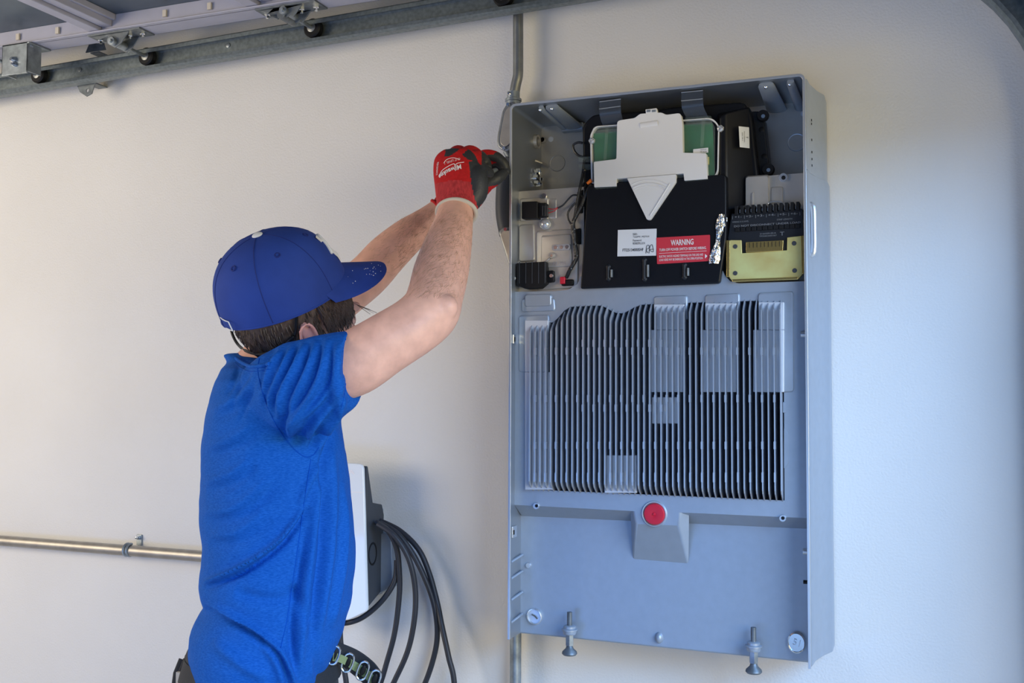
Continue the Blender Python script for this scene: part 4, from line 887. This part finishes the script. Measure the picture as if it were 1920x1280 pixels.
# ---------- cap
rf, rs, ru = .1165, .094, .126
def crown(phi, t):     # t 0 rim .. 1 top
    h = sin(t*pi/2); r = (1-h**2.5)**(1/2.25) if h < 1 else 0; wr = 1+.006*noise.noise(V((cos(phi)*2, sin(phi)*2, t*4)))
    fwd = rf*(1.0 if cos(phi) < 0 else 1.0)
    return H(fwd*cos(phi)*r*wr, rs*sin(phi)*r*wr, ru*h-.004*(1-t)*cos(phi)*2)
cb = MB(); NR, NP = 22, 72
cb.loft([[crown(2*pi*k/NP, i/NR*.998) for k in range(NP)] for i in range(NR+1)]+[], True)
cap = cb.build('cap', M['cap'], man, smooth=80)
cb = MB(); NA = 33; vt = []
for j in range(11):
    v = j/10
    for i in range(NA):
        ph = radians(-68+136*i/(NA-1)); L_ = .078*max(0, cos(ph*1.3))**.6 if abs(ph*1.3) < pi/2 else 0
        a_ = rf*cos(ph)+v*L_; s_ = rs*sin(ph)*(1+.05*v); drop = .010+(v*.024*cos(ph*.9)+(s_*s_)*3.2*v)*L_/.078
        vt.append(H(a_, s_, .012*(1-v)+.006-drop))
nv = len(vt); vt2 = [p-hu*.0034 for p in vt]; fs = [(j*NA+i, j*NA+i+1, (j+1)*NA+i+1, (j+1)*NA+i) for j in range(10) for i in range(NA-1)]
ed = [j*NA for j in range(11)]; ed = [i for i in range(NA)]+[j*NA+NA-1 for j in range(1, 11)]+[10*NA+i for i in range(NA-2, -1, -1)]+[j*NA for j in range(9, 0, -1)]
fs += [tuple(q+nv for q in f[::-1]) for f in fs]+[(ed[i], ed[(i+1) % len(ed)], ed[(i+1) % len(ed)]+nv, ed[i]+nv) for i in range(len(ed))]
cb.add(vt+vt2, fs); brim = cb.build('brim', M['cap'], cap, smooth=60)
MB().ball(H(0, 0, ru+.0005), .0095, .0095, .004, 18, ax).build('cap_button', M['thread'], cap)
for k in range(6):
    ph = pi*k/3+.0; MB().tube([crown(ph, t/20)+(crown(ph, t/20)-Hc).normalized()*.0002 for t in range(0, 20)], .0007, 5).build('panel_seam', M['capline'], cap)
    ph += pi/6; c = crown(ph, .60); nn = (c-Hc).normalized(); e1 = nn.orthogonal().normalized(); e2 = nn.cross(e1)
    MB().tube([c+nn*.0003+e1*.0042*cos(t)+e2*.0042*sin(t) for t in (2*pi*q/14 for q in range(14))], .0013, 6, closed=True).build('eyelet', M['capline'], cap)
MB().tube([crown(2*pi*k/48, .0)+hu*.001 for k in range(48)], .0016, 6, closed=True).build('rim_binding', M['cap'], cap)
cbv = bv_world(cap); text_on('cap_letters', 'LA', H(rf*.93, -.004, .058), -hs_, hu, .078, M['thread'], cap, .060, bold=.02, surf=cbv, lift=.004)
line_on(cbv, [(593, 440), (603, 449), (613, 461), (622, 476)], .0032, 'letter_edge', M['thread'], cap, .0008, 8)
# patch at the back
c0 = H(-rf*1.0, .018, .018); pk = MB(); e2 = -hs_; n_b = -hf
o_ = [(-.022, -.009), (.022, -.009), (.022, .009), (-.022, .009)]
pk.tube([H(-rf*cos(.0)+.0+abs(x)*abs(x)*5, .012+x, .018+z) for x, z in [(-.022, -.009), (-.011, -.009), (0, -.009), (.011, -.009), (.022, -.009), (.022, .009), (.011, .009), (0, .009), (-.011, .009), (-.022, .009)]], .0011, 6, closed=True); pk.build('back_patch_outline', M['thread'], cap)
# white dust specks on the brim
sp = MB(); random.seed(3); bb = bv_world(brim)
for k in range(34):
    x = random.gauss(700, 9) if k < 22 else random.uniform(650, 705); y = random.gauss(500, 13) if k < 22 else random.uniform(485, 540); h, nn = cast(bb, x, y)
    if h: sp.ball(h+nn*.0002, random.uniform(.0004, .0011), n=6)
pd = sp.build('paint_specks', M['thread'], brim); pd['kind'] = 'stuff'
# ---------- hair
hb = MB(); random.seed(5)
def skull(phi, c, off=0): 
    k = max(.95, sqrt(max(0.02, 1-(c/.125)**2))) if cos(phi) > -.2 else sqrt(max(0.02, 1-(c/.125)**2)); return H((.098*k+off)*cos(phi), (.079*k+off)*sin(phi), c)
rg = []
for i in range(9):
    c_ = .010-.094*i/8; rg.append([skull(pi+(q/24-.5)*2*1.75, c_, .0045*(1-i/11)) for q in range(25)])
vs = [p for r_ in rg for p in r_]; fs = [(i*25+j, i*25+j+1, (i+1)*25+j+1, (i+1)*25+j) for i in range(8) for j in range(24)]; hb.add(vs, fs)
for k in range(520):          # short nape hair
    ph = pi+random.uniform(-1.75, 1.75); c_ = random.uniform(-.085, .0); p = skull(ph, c_, .003); q = skull(ph, c_-.014, .007); hb.tube([p, (p+q)/2+(p-Hc).normalized()*.002, q], [.0011, .0009, .0002], 4)
for k in range(1500):          # long locks in front of the ear
    ph = random.uniform(.05, 1.36); L_ = random.uniform(.030, .066)*(1 if ph > .5 else .8); c_ = random.uniform(-.022, .006); pts = []
    for t in range(6):
        v = t/5; pts.append(skull(ph+.05*v*random.uniform(-.3, .6), c_-L_*v, .004+.012*sin(v*2.4)*random.uniform(.5, 1.1)))
    hb.tube(pts, [.0011, .0012, .0011, .001, .0008, .0002], 4)
for k in range(9):
    p = H(.085, .035, -.03); hb.tube([p, p+hf*.02-hu*.03, p+hf*random.uniform(.03, .05)-hu*random.uniform(.05, .065)+hs_*random.uniform(-.01, .01)], [.0004, .0004, .0002], 3)
hr = hb.build('hair', M['hair'], man, smooth=60)
# ---------- neckband headphones
e0 = H(-.022, .088, -.030); k_ = [(556, 590, -.71), (556, 618, -.692), (549, 636, -.69), (535, 647, -.685), (515, 657, -.675), (492, 664, -.64), (465, 660, -.59), (445, 645, -.56), (434, 622, -.55), (433, 608, -.55)]
kp = []
bvs = [bv_world(o_) for o_ in (body, hr, shirt)]
for v in spline([V((q[0], q[1], q[2])) for q in k_], 5):
    hs2 = [h for h in (cast(q, v.x, v.y)[0] for q in bvs[:2]) if h]; p = at(v.x, v.y, v.z)
    if hs2 and v.x > 452: p = min(hs2, key=lambda h: (h-CAM).length); p = p-(p-CAM).normalized()*.010
    kp.append(p)
for _ in range(4): kp = [kp[0]]+[(kp[i-1]+kp[i]*2+kp[i+1])/4 for i in range(1, len(kp)-1)]+[kp[-1]]
hp = MB(); hp.tube(kp, .0027, 8); hpo = hp.build('headphones', M['blackm'], man)
hp = MB(); hp.tube([p-(p-CAM).normalized()*.002 for p in kp[8:19]], [.004, .006, .007, .0075, .0075, .007, .0065, .006, .005, .004, .003], 12, flat=.7); hp.build('headphone_pod', M['blackp'], hpo)
ah = MB(); random.seed(11); bbv = bvs[0]
for k in range(1500):
    far = k % 4 == 0; x = random.uniform(690, 830) if far else random.uniform(745, 888); y = random.uniform(395, 520) if far else random.uniform(395, 560)
    if far: dx, dy = .75, -.6
    else: dx, dy = .22, -.9
    a_ = random.gauss(0, .45)+(.5 if not far else .3); dx, dy = dx*cos(a_)-dy*sin(a_), dx*sin(a_)+dy*cos(a_)
    h, nn = cast(bbv, x, y)
    if not h or (h-at(805, 585, -.62)).length < .03 or y > 560: continue
    if far and nn.dot(fw) > -.1: continue
    t = (rt*dx-up*dy); t = (t-nn*t.dot(nn)).normalized(); L_ = random.uniform(.006, .012)
    ah.tube([h, h+t*L_*.5+nn*.0016, h+t*L_+nn*.0022], [.00014, .00012, .00005], 3)
ao = ah.build('arm_hair', M['armhair'], man); ao['kind'] = 'stuff'
# ---------- trousers, belt, legs, boots
pt_ = MB(); pt_.loft([body_ring(y, xl, xr, a, 2.2) for y, xl, xr, a in ((1190, 372, 600, .13), (1215, 354, 615, .14), (1245, 347, 626, .15), (1280, 340, 634, .158), (1340, 338, 634, .170), (1400, 350, 632, .178), (1450, 360, 625, .178))])
hipc = at(490, 1400, YT0)
for s_ in (-1, 1):
    h0 = V((hipc.x, hipc.y, .80))+sd*.088*s_+fd*.0; kn_ = V((hipc.x, hipc.y, .50))+sd*.105*s_+fd*.03; an = V((hipc.x, hipc.y, .10))+sd*.12*s_-fd*.0
    pt_.tube(spline([h0+V((0, 0, .06)), h0-V((0, 0, .06)), kn_, (kn_+an)/2-fd*.015, an, an-V((0, 0, .03))], 5), [.100-.0019*k for k in range(26)], 22)
    bt_ = MB(); bt_.ball(an+V((0, 0, -.03)), .058, .055, .07, 16); bt_.ball(V((an.x, an.y, .045))+fd*.07, .115, .052, .045, 18, (fd, sd, V((0, 0, 1)))); bt_.ball(V((an.x, an.y, .04))+fd*.02, .12, .05, .036, 18, (fd, sd, V((0, 0, 1))))
    bt_.build('boot', M['leather'], man, remesh=.006, sm=4)
tr_ = pt_.build('trousers', M['pants'], man, remesh=.006, sm=5)
wb = MB(); wr_ = body_ring(1222, 356, 624, .146, 2.2, grow=.004); wl_ = body_ring(1262, 346, 634, .156, 2.2, grow=.005); wi = [p-(p-at(490, 1250, YT0)).normalized()*.006 for p in wr_]; wi2 = [p-(p-at(490, 1250, YT0)).normalized()*.006 for p in wl_]
n = len(wr_); wb.loft([wr_, wl_, wi2, wi], False, True); wbo = wb.build('waist_belt', M['web'], man)
for x0, x1 in ((352, 336), (344, 327)):
    MB().tube([at(x0, 1236, -.60), at((x0+x1)/2-2, 1262, -.61), at(x1, 1310, -.62)], .004, 8, flat=2.2, upv=rt).build('harness_strap', M['web'], man)
MB().box(*(lambda p: (p.x-.012, p.x+.006, p.y-.006, p.y, p.z-.02, p.z+.012))(at(344, 1272, -.62))).build('buckle_pad', M['cream'], man)
def strip(up_, lo_, Yc_, th, name, m, parent, lift=0):
    a_ = spline([at(*p) for p in up_], 6); c_ = spline([at(*p) for p in lo_], 6); rg = []
    for p, q in zip(a_, c_): o1 = -fw*lift; rg.append([p+o1, q+o1, q+fw*th+o1, p+fw*th+o1])
    return MB().loft(rg).build(name, m, parent, bevel=.0012)
st_ = strip([(622, 1203, -.56), (640, 1207, -.53), (672, 1221, -.50), (700, 1242, -.49), (716, 1263, -.49)], [(618, 1250, -.56), (636, 1246, -.53), (658, 1262, -.50), (684, 1284, -.49), (700, 1300, -.49)], 0, .006, 'tool_strap', M['web'], man)
strip([(626, 1222, -.56), (644, 1228, -.53), (668, 1240, -.50), (692, 1256, -.49), (706, 1272, -.49)], [(624, 1238, -.56), (640, 1242, -.53), (662, 1255, -.50), (686, 1272, -.49), (700, 1288, -.49)], 0, .003, 'olive_band', M['green'], st_, .0032)
for px, py, Y in ((627, 1226, -.555), (653, 1240, -.515), (681, 1255, -.495), (703, 1271, -.49)):
    c = at(px, py, Y)-fw*.008; e1 = (rt*.94-up*.34); e2 = (rt*.34+up*.94); m_ = mpp(px, py, Y); pts = []
    for k in range(24):
        t = 2*pi*k/24; pts.append(c+e1*9.5*m_*cos(t)+e2*(11*m_*sin(t)+(7*m_ if sin(t) > 0 else -6*m_)*min(1, abs(sin(t))*3)))
    MB().tube(pts, .0021, 10, closed=True).build('strap_ring', M['chrome'], st_)
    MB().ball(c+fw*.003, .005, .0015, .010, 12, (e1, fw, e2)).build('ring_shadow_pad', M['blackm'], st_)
# ---------- gloves
def inpoly(x, y, pl):
    r = False; n = len(pl)
    for i in range(n):
        x0, y0 = pl[i]; x1, y1 = pl[i-1]
        if (y0 > y) != (y1 > y) and x < (x1-x0)*(y-y0)/(y1-y0)+x0: r = not r
    return r
def hand(mb, wrist, palm, fingers, thumb, upv):
    nq = (len(palm)-1)*6+1; limb(mb, palm, 26, flat=[max(.62, 1.0-.5*k/nq) for k in range(nq)], upv=upv)
    for f in fingers: limb(mb, f, 14, 5)
    limb(mb, thumb, 16, 5)
# right hand, near the camera
g = MB(); tw = tuple(-fw)
pal = [(856, 398, -.402, 37), (856, 378, -.39, 38), (857, 352, -.38, 42), (859, 325, -.372, 47), (861, 303, -.365, 47), (862, 292, -.36, 40)]
fin = [[(893, 316, -.372, 12), (889, 296, -.350, 12), (899, 292, -.320, 11), (911, 304, -.300, 10), (914, 318, -.305, 9)],
       [(876, 312, -.375, 13), (872, 291, -.352, 13), (884, 284, -.318, 12), (900, 296, -.290, 11), (902, 314, -.300, 9)],
       [(856, 312, -.375, 13), (851, 291, -.355, 13), (862, 284, -.318, 12), (878, 296, -.290, 11), (882, 314, -.300, 9)],
       [(836, 318, -.376, 12), (832, 298, -.358, 11.5), (840, 290, -.328, 11), (855, 300, -.305, 10), (862, 316, -.312, 8)]]
thb = [(880, 385, -.385, 17), (893, 360, -.375, 22), (896, 330, -.372, 19), (903, 318, -.35, 13), (914, 322, -.325, 10.5), (921, 326, -.31, 8)]
hand(g, 0, pal, fin, thb, tw)
BL = [[(879, 303), (892, 300), (906, 313), (918, 335), (912, 364), (897, 392), (890, 372), (884, 345)], [(836, 276), (862, 279), (852, 287), (840, 294), (833, 294)], [(866, 290), (879, 279), (892, 292), (896, 303), (878, 299)]]
def gfn(me):
    for p in me.polygons:
        x, y = proj(p.center); nd = p.normal.dot(fw); mi = 0
        if y > 338+((x-855)/45)**2*9: mi = 2
        if nd < .25 and any(inpoly(x, y, q) for q in BL): mi = 1
        if nd >= .25 and y < 380: mi = 1
        if x > 903: mi = 1
        p.material_index = mi
gl = g.build('work_glove', [M['gred'], M['gblk'], M['gcuff']], man, remesh=.0026, sm=5, fn=gfn)
gl['label'] = 'near glove, red back with white lettering'
# cuff edge ring round the wrist
wc_ = at(856, 398, -.402); wd = (at(857, 352, -.38)-at(850, 425, -.435)).normalized(); e1 = (rt-wd*rt.dot(wd)).normalized(); e2 = wd.cross(e1)
m_ = mpp(856, 398, -.402)
MB().tube([wc_+e1*36.5*m_*cos(t)+e2*35*m_*sin(t)-wd*.001 for t in (2*pi*k/40 for k in range(40))], .0042, 10, closed=True).build('cuff_edge', M['cream'], gl)
MB().tube([wc_+wd*s_+e1*36.5*m_*cos(.0)*0 for s_ in (0, .001)], .001, 4) 
gbv = bv_world(gl)
def glove_text(s_, cx, cy, dx, dy, wpx, hpx, name, shear=.25, bold=.02, m=M['inkw']):
    h, nn = cast(gbv, cx, cy)
    if not h: return
    mm = mpp(cx, cy, -.39); ex_ = (rt*dx-up*dy).normalized(); ex_ = (ex_-nn*ex_.dot(nn)).normalized(); ey_ = nn.cross(ex_)
    text_on(name, s_, h, ex_, ey_, wpx*mm, m, gl, hpx*mm, shear, bold, surf=gbv, lift=.0006)
glove_text('Milwaukee', 843, 320, -42, 17, 47, 10, 'maker_lettering')
glove_text('CUT LEVEL 1', 848, 301.5, -30, 9, 31, 5, 'rating_lettering', .2, .0)
glove_text('PERFORMANCE', 820, 316, 4, 22, 26, 5, 'side_lettering', 0, 0)
line_on(gbv, [(870, 304), (858, 306), (853, 310), (851, 307), (840, 312), (829, 320), (823, 331)], .0007, 'lightning_line', M['inkw'], gl, .0003); line_on(gbv, [(862, 299), (850, 296), (838, 299), (832, 306)], .0006, 'lightning_line', M['inkw'], gl, .0003)
# left hand, at the enclosure side
g = MB()
pal2 = [(832, 394, -.262, 27), (850, 376, -.258, 30), (872, 353, -.252, 36), (892, 333, -.248, 38), (902, 320, -.245, 34)]
fin2 = [[(890, 312, -.262, 12), (905, 292, -.262, 11), (928, 293, -.256, 10.5), (944, 306, -.250, 9.5), (949, 318, -.246, 8.5)],
        [(896, 316, -.246, 12), (912, 301, -.246, 11), (934, 302, -.243, 10.5), (947, 316, -.24, 9.5), (949, 328, -.238, 8.5)],
        [(900, 324, -.228, 12), (920, 312, -.226, 11), (936, 314, -.224, 10.5), (946, 326, -.225, 9.5)],
        [(902, 334, -.212, 11), (922, 326, -.210, 10), (936, 326, -.210, 9.5), (943, 336, -.212, 8.5)]]
th2 = [(885, 360, -.275, 15), (908, 348, -.284, 14), (928, 337, -.282, 12), (940, 328, -.27, 10.5), (946, 322, -.262, 9)]
hand(g, 0, pal2, fin2, th2, tw)
R2 = [[(850, 270), (905, 276), (932, 284), (925, 289), (900, 291), (885, 300), (850, 320)], [(888, 316), (905, 301), (922, 302), (932, 305), (908, 311), (893, 325)]]
def gfn2(me):
    for p in me.polygons:
        x, y = proj(p.center); mi = 1
        if any(inpoly(x, y, q) for q in R2) or y > 349+(920-x)*.18 and x < 940: mi = 0
        if x < 862 and y > 350: mi = 2
        p.material_index = mi
gl2 = g.build('work_glove', [M['gred'], M['gblk'], M['gcuff']], man, remesh=.0026, sm=5, fn=gfn2)
gl2['label'] = 'far glove, red with black rubber fingers'
wc_ = at(828, 397, -.264); wd = (at(872, 353, -.252)-at(800, 415, -.285)).normalized(); e1 = (rt-wd*rt.dot(wd)).normalized(); e2 = wd.cross(e1); m_ = mpp(828, 397, -.264)
MB().tube([wc_+e1*27*m_*cos(t)+e2*26*m_*sin(t) for t in (2*pi*k/40 for k in range(40))], .0036, 10, closed=True).build('cuff_edge', M['gred'], gl2)
o = MB().tube([at(908, 328, -.315), at(920, 323, -.29), at(930, 320, -.272)], [.004, .006, .006], 12).build('metal_fitting', M['galv']); tag(o, 'small grey metal fitting held between the red gloves', 'fitting')
